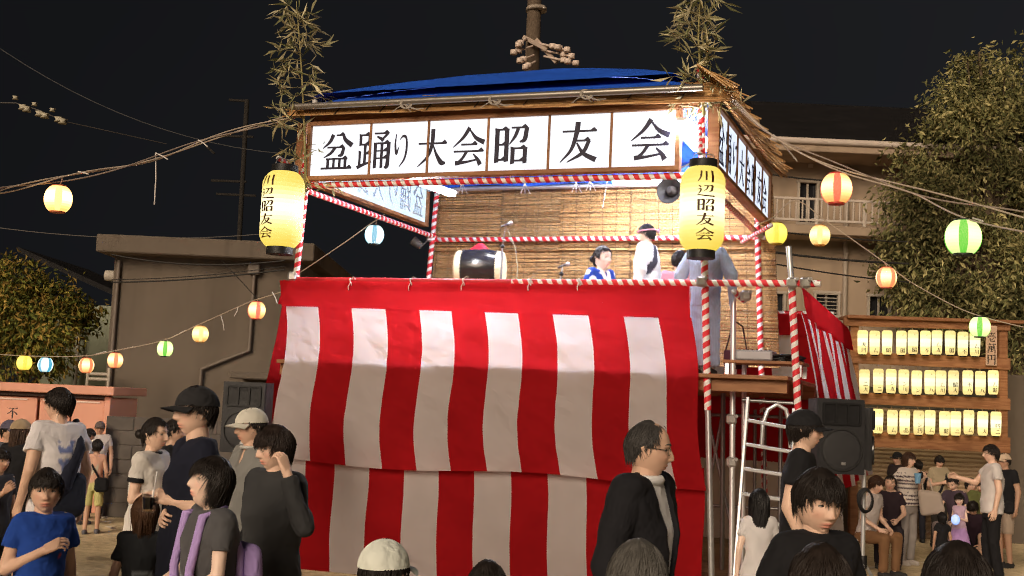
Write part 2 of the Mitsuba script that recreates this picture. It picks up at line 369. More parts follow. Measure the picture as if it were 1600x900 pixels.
put('pipe', cyl(S(1.02, 0.97, ZK), S(-0.02, 0.97, ZK), 0.032, 12), 'mat_steel', stage, True, (0.5, 0.5, 0.52))
# floor boards
for i in range(18):
    v0 = -0.020 + i * 0.084
    a, b = S(1.02, v0 + 0.042, ZF - 0.02), S(UE + 0.015, v0 + 0.042, ZF - 0.02)
    put('plank', bar(a, b, SD * 0.0825, 0.04, ch=0.004), 'mat_wood', stage)
put('joist', bar(S(1.02, 0.02, ZF - 0.10), S(UE + 0.02, 0.02, ZF - 0.10), 0.09, 0.12), 'mat_wood', stage)
for v in (0.35, 0.7, 1.05, 1.4):
    put('joist', bar(S(1.02, v, ZF - 0.10), S(UE + 0.02, v, ZF - 0.10), 0.09, 0.12), 'mat_wood', stage)
# scaffold below the floor, seen through the ladder gap
for (x0, y0, x1, y1, v, r) in ((1146, 445, 1143, 905, 0.10, 0.028), (1163, 560, 1160, 890, 0.2, 0.024), (1130, 600, 1128, 890, 0.45, 0.026), (1220, 640, 1218, 890, 0.55, 0.024), (1195, 640, 1194, 890, 0.7, 0.02), (1180, 640, 1178, 890, 0.8, 0.02)):
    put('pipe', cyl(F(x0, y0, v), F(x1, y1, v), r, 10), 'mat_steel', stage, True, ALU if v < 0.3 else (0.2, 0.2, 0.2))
for (x0, y0, x1, y1, v) in ((1104, 640, 1150, 860, 0.5), (1130, 640, 1108, 760, 0.5), (1104, 648, 1240, 652, 0.55), (1110, 790, 1240, 796, 0.6), (1160, 625, 1240, 630, 0.06)):
    put('brace', cyl(F(x0, y0, v), F(x1, y1, v), 0.018, 8), 'mat_steel', stage, True, (0.3, 0.3, 0.31))
# pipe clamps
for (px, py, v) in ((1096, 440, -0.02), (1237, 442, -0.02), (1165, 462, 0.05), (457, 432, -0.02), (1143, 655, 0.1), (1143, 722, 0.1), (1258, 442, -0.02), (672, 372, 1.0), (1186, 366, 1.0)):
    p = F(px, py, v); put('clamp', cat_mesh([box(p, (0.10, 0.09, 0.10), ch=0.02), cyl(p + (0.03, -0.09, 0.03), p + (0.03, 0.0, 0.03), 0.018, 8)]), 'mat_steel', stage, False, (0.5, 0.48, 0.46))
wrapped(F(1146, 455, 0.02), F(1163, 470, 0.12), 0.026, 'strut')
wrapped(F(1160, 378, 0.95), F(1205, 352, 0.6), 0.026, 'strut')
wrapped(S(1.0, -0.03, ZB + 0.02), F(434, 246, -0.18), 0.026, 'strut')
wrapped(S(0.0, -0.03, ZB + 0.42), F(1094, 240, -0.14), 0.024, 'strut')
wrapped(S(1.0, -0.02, ZB - 0.02), S(1.0, -0.02, ZB + 0.4), 0.03, 'strut')

# reed screens: five hanging screens, each a mesh of its reeds
def reed_screen(u0, u1, v, z0, z1, seed, tone=(1, 1, 1)):
    r = np.random.default_rng(seed); ms, cs = [], []
    n = int((z1 - z0) / 0.0105)
    for i in range(n):
        z = z0 + (i + 0.5) * 0.0105; jit = r.normal(0, 0.002, 5); rad = r.uniform(0.004, 0.0058)
        us = np.linspace(u0 + r.uniform(-0.002, 0.002), u1 + r.uniform(-0.002, 0.002), 5)
        pts = np.array([S(u, v, z + d) for u, d in zip(us, jit)]) - SB * r.uniform(0, 0.004)
        t = tube(pts, rad, 4, caps=False); ms.append(t)
        c = np.array(r.choice(3, p=[0.5, 0.35, 0.15])); c = [(0.43, 0.26, 0.115), (0.52, 0.34, 0.16), (0.19, 0.10, 0.04)][int(c)]
        cs.append(np.tile(np.array(c) * r.uniform(0.75, 1.2) * tone, (len(t.vertices), 1)))
    k = put('reed_screen', cat_mesh(ms), 'mat_reed', stage, True, np.vstack(cs), kind='stuff')
    st = [tube([S(u, v - 0.0045, z0), S(u, v - 0.0045, z1)], 0.0025, 4) for u in np.linspace(u0 + 0.01 * np.sign(u1 - u0), u1, 6)]
    put('binding_cord', cat_mesh(st), 'mat_reed', k, True, (0.09, 0.06, 0.035))


us = [1.0, 0.79, 0.59, 0.38, 0.17, -0.04]
for i in range(5):
    reed_screen(us[i] + 0.004, us[i + 1] - 0.004, 1.03 + 0.006 * (i % 2), 3.93, ZK + 0.02, 30 + i, (1, 1, 1) if i % 2 else (1.08, 1.05, 1.0))
    reed_screen(us[i] + 0.004, us[i + 1] - 0.004, 1.045 + 0.006 * (i % 2), 2.45, 3.97, 40 + i, (1.04, 1.02, 1) if i % 2 else (0.95, 0.95, 0.95))

# roof: hipped sheet of reeds under a blue tarpaulin
def roof_point(u, v):
    e = max(abs(u - 0.5) / 0.53, abs(v - 0.47) / 0.60)
    return S(0.5 + (u - 0.5), v, 4.97 + 0.84 * (1 - e) ** 0.8 if e < 1 else 4.97)
n = 33
ug, vg = np.linspace(-0.02, 1.02, n), np.linspace(-0.12, 1.06, n)
P = np.array([[roof_point(0.5 + (u - 0.5) * 0.965, 0.47 + (v - 0.47) * 0.965) for v in vg] for u in ug])
P[..., 2] += 0.03 * (meshkit.fbm(P * 1.7, 3, 5) - 0.5) - 0.02
put('lining', grid_mesh(P - [0, 0, 0.04]), 'mat_tarp', stage, True)
tk = np.array([[roof_point(u, v) for v in np.linspace(-0.058, 1.0, n)] for u in np.linspace(0.045, 0.985, n)])
tk[..., 2] = np.maximum(tk[..., 2], 5.065 + 0.06 * (1 - np.linspace(0.045, 0.985, n))[:, None])
tk[..., 2] += 0.022 * (meshkit.fbm(tk * 1.6, 3, 9) - 0.5) + 0.035
put('tarpaulin', grid_mesh(tk), 'mat_tarp', stage, True)
rot_s = np.stack([SA, SB, [0, 0, 1.0]], 1)
put('fascia_board', box((S(1.0, -0.014, 4.94) + S(0.0, -0.014, 4.94)) / 2, (np.linalg.norm(S(1.0, -0.014, 4.94) - S(0.0, -0.014, 4.94)), 0.025, 0.19), rot_s, 0.003), 'mat_wood', stage)
# the tarpaulin that hangs inside under the back beam
P = np.array([[S(u, 0.955, 4.97 - (4.95 - ZK) * t - 0.015 * math.sin(u * 21) * t) for t in (0, 0.5, 1)] for u in np.linspace(0.98, 0.02, 60)])
put('tarpaulin', grid_mesh(P), 'mat_tarp', stage, True)
ms, cs = [], []
r = np.random.default_rng(3)
def straw(a, b, rad):
    mid = (a + b) / 2 + [0, 0, r.normal(0, 0.006)]
    t = tube([a, mid, b], [rad, rad, rad * 0.8], 4); ms.append(t)
    c = np.array([(0.50, 0.27, 0.10), (0.60, 0.36, 0.15), (0.34, 0.17, 0.06)][r.integers(3)]) * r.uniform(0.75, 1.15)
    cs.append(np.tile(c, (len(t.vertices), 1)))
for i in range(46):               # front strip, reeds along the eave
    t = i / 45
    for q in range(6):
        u0, u1 = 1.035 - q * 0.181 + r.normal(0, 0.01), 1.035 - (q + 1) * 0.181 - 0.015 + r.normal(0, 0.008)
        zz, vv = 4.89 + 0.25 * t * (1.0 - 0.05 * (5 - q)), -0.072 + 0.03 * t + 0.25 * max(0, t - 0.8)
        a, b = S(u0, vv, zz + (0.02 if q < 2 else -0.012 * q + 0.03)), S(u1, vv, zz + (0.02 if q < 1 else -0.012 * (q + 1) + 0.03))
        straw(a + [0, 0, r.normal(0, 0.006)], b + [0, 0, r.normal(0, 0.006)], r.uniform(0.006, 0.011))
for i in range(190):              # right edge, reed ends stepping out
    v = -0.13 + 1.25 * (i + r.uniform(0, 1)) / 190
    o = -0.045 - 0.03 * (0.5 + 0.5 * math.sin(i * 0.33)) * r.uniform(0.5, 1) - r.uniform(0, 0.015)
    dz = 0.03 * math.sin(i * 0.33)
    straw(S(-0.012, v, 5.17), S(o - 0.02, v, 4.93 + dz + r.normal(0, 0.008)), r.uniform(0.008, 0.013))
for i in range(120):              # left edge
    v = 0.02 + 1.05 * (i + r.uniform(0, 1)) / 120
    straw(S(0.98, v, 5.16), S(1.02 + r.uniform(0, 0.015), v, 5.0 + r.normal(0, 0.008)), r.uniform(0.008, 0.013))
put('reed_eave', cat_mesh(ms), 'mat_reed', stage, True, np.vstack(cs), kind='stuff')
for i in range(9):                # black cords that hold the eave reeds
    u = 1.03 - i * 0.125
    put('cord', tube([S(u, -0.078, 4.90), S(u - 0.012, -0.062, 5.0), S(u - 0.024, -0.045, 5.08)], 0.005, 5), 'mat_black', stage, True)
for (px, py) in ((632, 163), (770, 157), (913, 148)):   # rope lashings on the eave pipe
    p = F(px, py, -0.10)
    kk = put('lashing', cat_mesh([tube(p + np.array([[0.05 * math.cos(a), 0.045 * math.sin(a) * 0.3 - 0.02, 0.05 * math.sin(a)] for a in np.linspace(0, 13, 40)]) + np.linspace(0, 0.03, 40)[:, None] * [1, 0, 0], 0.008, 5)]
        + [tube([p, p + [dx, -0.03, -0.05], p + [dx * 1.8, -0.03, -0.10 + 0.02 * q]], 0.005, 5) for q, dx in enumerate((-0.07, 0.04, 0.09, 0.12))]), 'mat_paint', stage, True, (0.35, 0.31, 0.26))
for (px, py, ln) in ((722, 285, 20), (820, 286, 18), (900, 284, 18), (922, 282, 17), (949, 282, 46)):   # strings that hang inside
    p = F(px, py, 0.93)
    put('string', cat_mesh([tube([p, p + [d, 0, -ln / 200], p + [1.6 * d, 0, -ln / 128]], 0.006, 5) for d in (-0.03, 0.005, 0.05)][: 1 if ln > 40 else 3]), 'mat_paint', stage, True, (0.6, 0.57, 0.52))

# ---------------------------------------------------------------- illuminated sign boards
def sign_board(key, o, ax, L, H, dividers, text, pos, ch, label, emit, back=None, frame='mat_wood', ink=(0.012, 0.010, 0.03), faint=None):
    """o: lower left corner as one faces it; ax: unit direction to the right."""
    az = np.array([0, 0, 1.0]); nrm = np.cross(ax, az)           # towards the reader
    k = thing(key, label, 'sign'); fr = 0.045
    at_ = lambda x, z, d=0.0: o + ax * x + az * z + nrm * d
    rot = np.stack([ax, -nrm, az], 1)
    fk = put('frame', cat_mesh([box(at_(L / 2, fr / 2), (L, 0.12, fr), rot, 0.004), box(at_(L / 2, H - fr / 2), (L, 0.12, fr), rot, 0.004), box(at_(fr / 2, H / 2), (fr, 0.118, H - 2 * fr - 0.002), rot, 0.004), box(at_(L - fr / 2, H / 2), (fr, 0.118, H - 2 * fr - 0.002), rot, 0.004)]), frame, k)
    for x in dividers: put('divider', box(at_(x, H / 2, 0.034), (0.026, 0.018, H - 2 * fr - 0.004), rot, 0.003), frame, k)
    xs = [fr + 0.002] + list(dividers) + [L - fr - 0.002]
    for i in range(len(xs) - 1):
        put('panel', box(at_((xs[i] + xs[i + 1]) / 2, H / 2, 0.0), (xs[i + 1] - xs[i] - 0.004, 0.04, H - 2 * fr - 0.004), rot), 'mat_panel', k, emit=emit, weight=2)
    for nme, x, w, h in zip(text, pos, *ch):
        put('letter', prism(glyph(nme, w, h, 0.001), (at_(x, H / 2 - 0.005, 0.0225), ax, az), 0.003), 'mat_paint' if True else 0, k, False, ink)
        if faint: put('letter', prism(affinity.scale(glyph(nme, w, h, 0.001), 1, 1), (at_(x, H / 2, -0.0225 - 0.003), ax, az), 0.003), 'mat_paint', k, False, faint)
    return k


uL, uR = on_front(485, 235, -0.02)[0], on_front(1062, 217, -0.02)[0]
pL, pR = S(uL, -0.022, ZB - 0.04), S(uR, -0.022, ZB - 0.04); Ls = np.linalg.norm((pR - pL)[:2]); axs = (pR - pL) / np.linalg.norm(pR - pL); axs[2] = 0; axs /= np.linalg.norm(axs)
xpx = lambda px: (F(px, 225, -0.022) - pL) @ axs
text = ['bon', 'odori', 'ri', 'dai', 'kai', 'sho', 'yu', 'kai']
cpx = [(505, 553), (560, 613), (616, 644), (654, 701), (709, 760), (771, 829), (876, 936), (986, 1049)]
Hs = 0.655
sign = sign_board('sign_board', pL, axs, Ls, Hs, [xpx(x) for x in (581, 671, 764, 859, 956)], text, [(xpx(a) + xpx(b)) / 2 for a, b in cpx],
                  ([xpx(b) - xpx(a) for a, b in cpx], [0.40, 0.42, 0.40, 0.43, 0.43, 0.42, 0.43, 0.44]), 'long white lit sign with black characters across the front of the stage', (1.0, 1.04, 1.12))
Ld = 3.55
zlt = [0.58 * i + 0.60 for i in range(5)]
o2 = S(-0.022, 0.0, ZB - 0.01)
sign_r = sign_board('sign_board', o2, SB, Ld, Hs, zlt, text, [0.30 + 0.41 * i for i in range(8)], ([0.33] * 8, [0.42] * 8), 'white lit sign running back along the right side of the stage roof', (0.82, 0.92, 1.12), ink=(0.015, 0.015, 0.05))
o3 = S(1.03, 1.0, ZB + 0.0)
sign_l = sign_board('sign_board', o3, -SB, Ld - 0.15, Hs, zlt, text, [0.30 + 0.40 * i for i in range(8)], ([0.33] * 8, [0.42] * 8), 'pale blue lit sign on the left of the stage, seen from inside with mirrored characters', (0.62, 0.82, 0.92), faint=(0.45, 0.56, 0.62))

# fluorescent fittings
def fluorescent(p, d, L, label, emit, wide=0.0):
    k = thing('fluorescent_light', label, 'light', 'fluorescent lights under the stage roof')
    a, b, dd = frame_of(d); d = np.asarray(d, float) / np.linalg.norm(d)
    put('housing', bar(p - d * L / 2, p + d * L / 2, 0.10, 0.035, ch=0.006), 'mat_paint', k, False, (0.7, 0.7, 0.7))
    if wide:
        put('diffuser', bar(p - d * L / 2 - [0, 0, 0.045], p + d * L / 2 - [0, 0, 0.045], wide, 0.03, ch=0.006), 'mat_panel', k, emit=np.array(emit) * 0.16, weight=9); return
    for s in (-1, 1): put('tube', cyl(p - d * (L / 2 - 0.03) + a * s * 0.028 - [0, 0, 0.036], p + d * (L / 2 - 0.03) + a * s * 0.028 - [0, 0, 0.036], 0.014, 10), 'mat_paper', k, True, emit=emit, weight=9)


FE = (320, 328, 345)
fluorescent(F(678, 290, 0.12), SB * 1.0 + SA * 0.1, 0.9, 'bright fluorescent light under the left end of the front sign', FE)
fluorescent(F(1084, 208, 0.10), SB, 1.2, 'bright fluorescent light between the front sign and the right side sign', FE, 0.24)
fluorescent(S(0.5, 0.45, 4.75), SA, 1.2, 'fluorescent light hung over the middle of the stage', FE)
fluorescent(S(0.25, 0.8, 4.72), SA, 1.2, 'fluorescent light hung near the back of the stage', FE)
# ---------------------------------------------------------------- curtains: every stripe of cloth a part
def cloth_strip(x0, x1, yt, yb, v, seed, rows=52, cols=14, bulge=0.06, amp=1.0, xw=5.0):
    """x0, x1: (top, bottom) edges and yt, yb: functions of x, all measured along the front of the stage; folded and bulging."""
    t = np.linspace(0, 1, rows); P = np.zeros((rows, cols, 3))
    for i in range(rows):
        w = xw * (0.9 * math.sin(2.1 * math.pi * t[i]) - 0.5 * t[i])
        a = x0[0] + (x0[1] - x0[0]) * t[i] + w; b = x1[0] + (x1[1] - x1[0]) * t[i] + w
        for j in range(cols):
            x = a + (b - a) * j / (cols - 1)
            y = yt(x) + (yb(x) - yt(x)) * t[i]
            P[i, j] = F(x, y, v)
    q = P @ np.stack([SA, SB, [0, 0, 1]], 1)
    d = bulge * smoothstep_np(0.35, 0.9, t)[:, None]
    d = d + amp * (0.05 * (meshkit.fbm(np.stack([q[..., 0] * 1.6 + q[..., 2] * 0.8, q[..., 2] * 0.9, q[..., 0] * 0 + 3.1], -1), 3, 4) - 0.5)
                   + 0.035 * (meshkit.fbm(np.stack([q[..., 0] * 5 + q[..., 2] * 3, q[..., 2] * 2.2 - q[..., 0], q[..., 0] * 0 + 8.3], -1), 3, 2) - 0.5)
                   + 0.030 * (meshkit.fbm(np.stack([q[..., 0] * 4.5 + q[..., 2] * 9.5, q[..., 2] * 1.5 - q[..., 0] * 2.4, q[..., 0] * 0 + 1.3], -1), 2, 6) - 0.5)) * np.minimum(1, t * 6)[:, None]
    d = np.where(d < -0.008, -0.008 + (d + 0.008) * 0.08, d)
    return grid_mesh(P - SB * d[..., None])


def smoothstep_np(a, b, x):
    t = np.clip((x - a) / (b - a), 0, 1); return t * t * (3 - 2 * t)


lin = lambda x0, y0, x1, y1: (lambda x: y0 + (y1 - y0) * (x - x0) / (x1 - x0))
cur = thing('striped_curtain', 'upper red and white striped curtain with a red top band across the stage front', 'curtain')
k = put('top_band', cloth_strip((437, 441), (1077, 1079), lin(440, 438, 1075, 447), lin(440, 478, 1075, 498), -0.034, 1, 10, 90, 0.012, 0.5, 0), 'mat_curtain_red', cur, True)
tb = [441, 447, 497, 549, 602, 655, 705, 757, 809, 863, 919, 974, 1028, 1080]
bb = [417, 434, 491, 546, 602, 656, 709, 766, 820, 880, 938, 997, 1060, 1106]
yt, yb = lin(440, 476, 1075, 496), (lambda x: 716 + (x - 435) * 0.068 + 5 * math.sin(x * 0.013))
for i in range(len(tb) - 1):
    if i == 0:
        continue
    put('white_stripe' if i % 2 else 'red_stripe', cloth_strip((tb[i], bb[i]), (tb[i + 1], bb[i + 1]), yt, yb, -0.024, i), 'mat_curtain_white' if i % 2 else 'mat_curtain_red', cur, True)
for q, px in enumerate((548, 642, 724, 828, 905)):        # ties round the rail
    p = F(px, 441, -0.034)
    put('tie', cat_mesh([tube(p + np.array([[0.012 * math.sin(2 * a), 0.04 * math.cos(a) + 0.02, 0.04 * math.sin(a)] for a in np.linspace(0, 6.28, 16)]), 0.006, 5), tube([p + [0, -0.01, 0.03], p + [0.03, -0.03, 0.06], p + [0.05, -0.03, 0.03 + 0.01 * q]], 0.005, 5), tube([p + [0, -0.015, 0.0], p + [-0.02, -0.035, -0.05], p + [-0.015, -0.035, -0.09]], 0.005, 5)]), 'mat_paint', cur, True, (0.6, 0.55, 0.5))
cur2 = thing('striped_curtain', 'lower red and white striped curtain hanging from behind the upper one to the ground', 'curtain')
b2t = [440, 478, 523, 577, 630, 684, 739, 797, 854, 914, 974, 1036, 1100]
b2b = [428, 468, 515, 570, 628, 684, 741, 799, 858, 920, 980, 1042, 1098]
for i in range(len(b2t) - 1):
    put('red_stripe' if i % 2 else 'white_stripe', cloth_strip((b2t[i], b2b[i]), (b2t[i + 1], b2b[i + 1]), lin(440, 690, 1075, 730), lambda x: 886 + (x - 440) * 0.098, -0.008, 40 + i, 20, 9, 0.0, 0.6, 2.0),
        'mat_curtain_red' if i % 2 else 'mat_curtain_white', cur2, True)


def side_strip(u, v0, v1, z0, z1, flare, seed, rows=18, cols=8, sgn=1):
    P = np.zeros((rows, cols, 3))
    for i, t in enumerate(np.linspace(0, 1, rows)):
        for j, v in enumerate(np.linspace(v0, v1, cols)):
            q = S(u, v, z0 + (z1 - z0) * t)
            dd = flare * t ** (0.8 if sgn > 0 else 1.7) + (0.06 * (meshkit.fbm(np.array([v * 6, t * 2, seed * 0.0 + 3]), 3, 7) - 0.5) + 0.03 * math.sin(v * 13)) * min(1, 4 * t)
            P[i, j] = q + SA * dd * sgn
    return grid_mesh(P)


cur3 = thing('striped_curtain', 'red and white curtain along the left side of the stage, only a flaring sliver showing', 'curtain')
vs = np.linspace(0.0, 1.5, 14)
put('top_band', side_strip(1.035, 0, 1.5, 3.12, 2.85, 0.02, 1, 6, 40, -1), 'mat_curtain_red', cur3, True)
for i in range(13):
    put('white_stripe' if i % 2 else 'red_stripe', side_strip(1.03, vs[i], vs[i + 1], 2.9, 1.25, 0.26, 2, sgn=-1), 'mat_curtain_white' if i % 2 else 'mat_curtain_red', cur3, True)
cur4 = thing('striped_curtain', 'red and white curtain receding along the right side of the stage beside the loudspeaker', 'curtain')
UR = on_front(1250, 460)[0]
put('top_band', side_strip(UR - 0.003, 0, 1.5, 3.09, 2.78, 0.03, 1, 6, 40), 'mat_curtain_red', cur4, True)
vs = [-0.002, 0.018, 0.14, 0.21, 0.33, 0.41, 0.53, 0.62, 0.74, 0.84, 0.95, 1.06, 1.17, 1.28, 1.40, 1.5]
for i in range(15):
    put('red_stripe' if i % 2 else 'white_stripe', side_strip(UR, vs[i], vs[i + 1], 2.84, 1.15, 0.20, 2), 'mat_curtain_red' if i % 2 else 'mat_curtain_white', cur4, True)
cur5 = thing('striped_curtain', 'inner red and white curtain hanging at the back of the stage platform behind the posts', 'curtain')
bx = [1.0, 0.88, 0.76, 0.64, 0.52, 0.4, 0.28, 0.16, 0.02, -0.055, -0.14, UR + 0.03]
for i in range(len(bx) - 1):
    P = np.array([[S(bx[i] + (bx[i + 1] - bx[i]) * j / 8, 1.43 + 0.012 * math.sin(19 * (bx[i] + (bx[i + 1] - bx[i]) * j / 8)) + 0.02 * meshkit.noise(np.array([j * 0.5 + i * 4, t * 3, 0])), 3.22 - t * 1.0) for j in range(9)] for t in np.linspace(0, 1, 12)])
    put('white_stripe' if i % 2 == 0 else 'red_stripe', grid_mesh(P), 'mat_curtain_white' if i % 2 == 0 else 'mat_curtain_red', cur5, True)
P = np.array([[S(u, 1.415 + 0.006 * math.sin(31 * u), z) for u in np.linspace(1, UR + 0.03, 50)] for z in np.linspace(3.24, 2.95, 5)])
put('top_band', grid_mesh(P), 'mat_curtain_red', cur5, True)
wrapped(S(1.0, 1.43, 3.24), S(UR + 0.03, 1.43, 3.24), 0.045, 'rope', cur5, pitch=0.16)
cur6 = thing('striped_curtain', 'red and white cloth below the platform seen through the gap by the ladder', 'curtain')
P = lambda x0, x1, z0, z1: np.array([[S(x, 1.36 + 0.02 * meshkit.noise(np.array([x * 20, z * 2, 1])), z) for x in np.linspace(x0, x1, 10)] for z in np.linspace(z0, z1, 10)])
for i, (x0, x1) in enumerate(((0.45, 0.3), (0.3, 0.15), (0.15, 0.0), (0.0, -0.15), (-0.15, UR + 0.03))):
    put('red_stripe', grid_mesh(P(x0, x1, 2.15, 1.25)), 'mat_curtain_red', cur6, True)
    put('white_stripe', grid_mesh(P(x0, x1, 1.26, 0.2)), 'mat_curtain_white', cur6, True)

# ---------------------------------------------------------------- paper lanterns
def bent_letter(g, c, R0, prof, z, ax, lift=0.004, deep=0.002):
    """Lettering that follows the round of a lantern; ax: unit vector to the reader's right, at the lantern's front."""
    m = []
    for q in getattr(g, 'geoms', [g]):
        e = trimesh.creation.extrude_polygon(q, deep, engine='earcut')
        v, f = trimesh.remesh.subdivide_to_size(e.vertices, e.faces, R0 * 0.14, max_iter=12); m.append(trimesh.Trimesh(v, f, process=False))
    m = cat_mesh(m); v = m.vertices; nrm = np.cross(ax, [0, 0, 1.0])
    zz = v[:, 1] + z; r = np.interp(zz, prof[:, 1], prof[:, 0]) + lift + v[:, 2]; a = v[:, 0] / R0
    return trimesh.Trimesh(np.asarray(c) + np.outer(np.sin(a) * r, ax) + np.outer(np.cos(a) * r, nrm) + np.outer(zz, [0, 0, 1.0]), m.faces, process=False)


def big_lantern(c, Rr, Hh, ax, label, top):
    k = thing('paper_lantern', label, 'lantern', None)
    nb = 18; z = np.linspace(-Hh / 2, Hh / 2, nb * 4 + 1)
    s = np.abs(z) / (Hh / 2)
    r = Rr * np.where(s < 0.62, 1.0, 1 - 0.36 * (np.maximum(s - 0.62, 0) / 0.38) ** 2.3) * (0.985 + 0.015 * s * 0)
    r = r + 0.004 * np.abs(np.sin(np.linspace(0, nb * math.pi, nb * 4 + 1))) - 0.002
    prof = np.stack([r, z], 1)
    for i in range(nb):
        m = (i + 0.5) / nb; h = math.exp(-((m - 0.50) / 0.20) ** 2)
        e = np.array([1.0, 0.74, 0.085]) * (0.98 - 0.2 * abs(m - 0.5)) + h * np.array([0.7, 0.85, 0.85])
        put('paper_band', lathe(prof[i * 4:i * 4 + 5], 40, c), 'mat_lamp_paper', k, True, emit=e, weight=0.6)
    for sgn, nm in ((1, 'top_ring'), (-1, 'bottom_ring')):
        zz = sgn * Hh / 2
        put(nm, lathe([(0.001, zz), (Rr * 0.62, zz), (Rr * 0.62, zz + sgn * 0.075), (Rr * 0.001, zz + sgn * 0.075)], 28, c), 'mat_black', k, 40)
    put('wire', cat_mesh([tube([c + np.array([q * Rr * 0.5, 0, Hh / 2 + 0.07]), c + np.array([q * Rr * 0.4, 0, Hh / 2 + 0.13]), top], 0.005, 6) for q in (-1, 1)]), 'mat_steel', k, True, (0.3, 0.28, 0.25))
    for i, n in enumerate(('kawa', 'be', 'sho', 'yu', 'kai')):
        w = Rr * 0.82; zc = Hh * (0.355 - 0.172 * i)
        put('letter', bent_letter(glyph(n, w, Hh * 0.15, 0.002), c, Rr, prof, zc, ax), 'mat_paint', k, False, (0.045, 0.012, 0.004))
    return k


# the reader of the left lantern stands to its left: it is hung turned
aL = np.array([math.cos(-0.62), math.sin(-0.62), 0])
big_lantern(F(441, 328, -0.19), 0.225, 0.80, aL, 'large yellow paper lantern with black characters hung from the left corner post', F(434, 246, -0.18))
cR = F(1097, 327, -0.16)
big_lantern(cR, 0.212, 0.78, np.array([1.0, 0.0, 0]), 'large yellow paper lantern with five black characters hung before the right corner post', F(1094, 240, -0.14))

PAL = {'red': ((1.35, 0.98, 0.40), (1.10, 0.10, 0.05)), 'redpale': ((1.35, 0.92, 0.42), (1.1, 0.25, 0.09)), 'green': ((0.95, 1.15, 0.42), (0.05, 0.62, 0.02)), 'yellow': ((1.2, 0.95, 0.10), (1.1, 0.78, 0.05)),
       'cream': ((1.25, 1.0, 0.40), (1.2, 0.85, 0.30)), 'blue': ((0.85, 1.15, 1.1), (0.02, 0.42, 0.66)), 'white': ((2.6, 1.7, 0.70), (2.4, 1.2, 0.35))}
RIM = {'red': (0.5, 0.05, 0.03), 'redpale': (0.5, 0.1, 0.05), 'green': (0.02, 0.03, 0.02), 'yellow': (0.3, 0.2, 0.02), 'cream': (0.5, 0.25, 0.05), 'blue': (0.03, 0.06, 0.08), 'white': (0.4, 0.1, 0.03)}


def globe_lantern(px, py, y, dia, kind, label, hang, turn=0.0):
    c = at(px, py, y); Rr = dia / 2; k = thing('festoon_lantern', label, 'lantern', 'round paper lanterns hung on the festoon cables')
    nr = 10; t = np.linspace(-0.86, 0.86, nr * 3 + 1); r = np.sqrt(1 - (t * 0.98) ** 2) ** 0.92
    prof = np.stack([Rr * r + 0.012 * Rr * np.abs(np.sin(np.linspace(0, nr * math.pi, nr * 3 + 1))), Rr * 1.10 * t], 1)
    paper, stripe = PAL[kind]
    for b in range(10):
        e_ = math.exp(-((b - 5.2) / 3.2) ** 2); wb = 0.75 + 1.2 * e_; warm = kind in ('red', 'redpale', 'white', 'cream')
        put('paper', lathe(prof[b * 3:b * 3 + 4], 26, c), 'mat_lamp_paper', k, True, emit=np.array(paper) * wb * (np.array([1, 0.55, 0.30]) * (1 - e_) + e_ if warm else 1), weight=0.05)
    f0 = math.atan2(CAM[1] - c[1], CAM[0] - c[0]) + turn
    for q in range(4):
        a = f0 + q * math.pi / 2; w = 0.26
        put('stripe', lathe(prof * [1.004, 1] + [0.0015, 0], 6, c, a - w, a + w), 'mat_lamp_paper', k, True, emit=stripe, weight=0.06)
    ze, re = Rr * 1.10 * 0.86, Rr * 0.53
    for sgn, nm in ((1, 'top_ring'), (-1, 'bottom_ring')):
        put(nm, lathe([(re * 0.1, sgn * ze), (re, sgn * ze), (re, sgn * (ze + 0.10 * Rr)), (re * 0.1, sgn * (ze + 0.10 * Rr))], 18, c), 'mat_paint', k, 40, RIM[kind])
    h = at(hang[0], hang[1], y) if len(hang) == 2 else np.array(hang)
    put('hanger', tube([c + [0, 0, ze + 0.08 * Rr], (c + h) / 2 + [0.01, 0, 0.01 + ze / 2], h], 0.006, 5), 'mat_paint', k, True, (0.5, 0.3, 0.2))
    return k


def festoon(pts, label, strands=2, tags=()):
    k = thing('festoon_cable', label, 'cable')
    P = np.array(pts); t = np.concatenate([[0], np.cumsum(np.linalg.norm(np.diff(P, axis=0), axis=1))])
    s = np.linspace(0, t[-1], max(30, int(t[-1] * 10)))
    from scipy.interpolate import PchipInterpolator
    q = PchipInterpolator(t, P)(s)
    for j in range(strands):
        w = 0.018 if strands > 1 else 0
        o = np.stack([0 * s, w * np.sin(s * (3 + j) + j * 2), w * 1.6 * np.cos(s * (2.3 + 0.7 * j) + j * 1.7)], 1)
        put('strand', tube(q + o, 0.0075, 6), 'mat_paint', k, True, (0.46, 0.38, 0.30) if j != 1 else (0.30, 0.24, 0.2))
    for (a, b) in tags: put('tie', tube([a, (np.asarray(a) + b) / 2 + [0.01, 0, 0], b], 0.007, 5), 'mat_paint', k, True, (0.62, 0.58, 0.55))
    return k


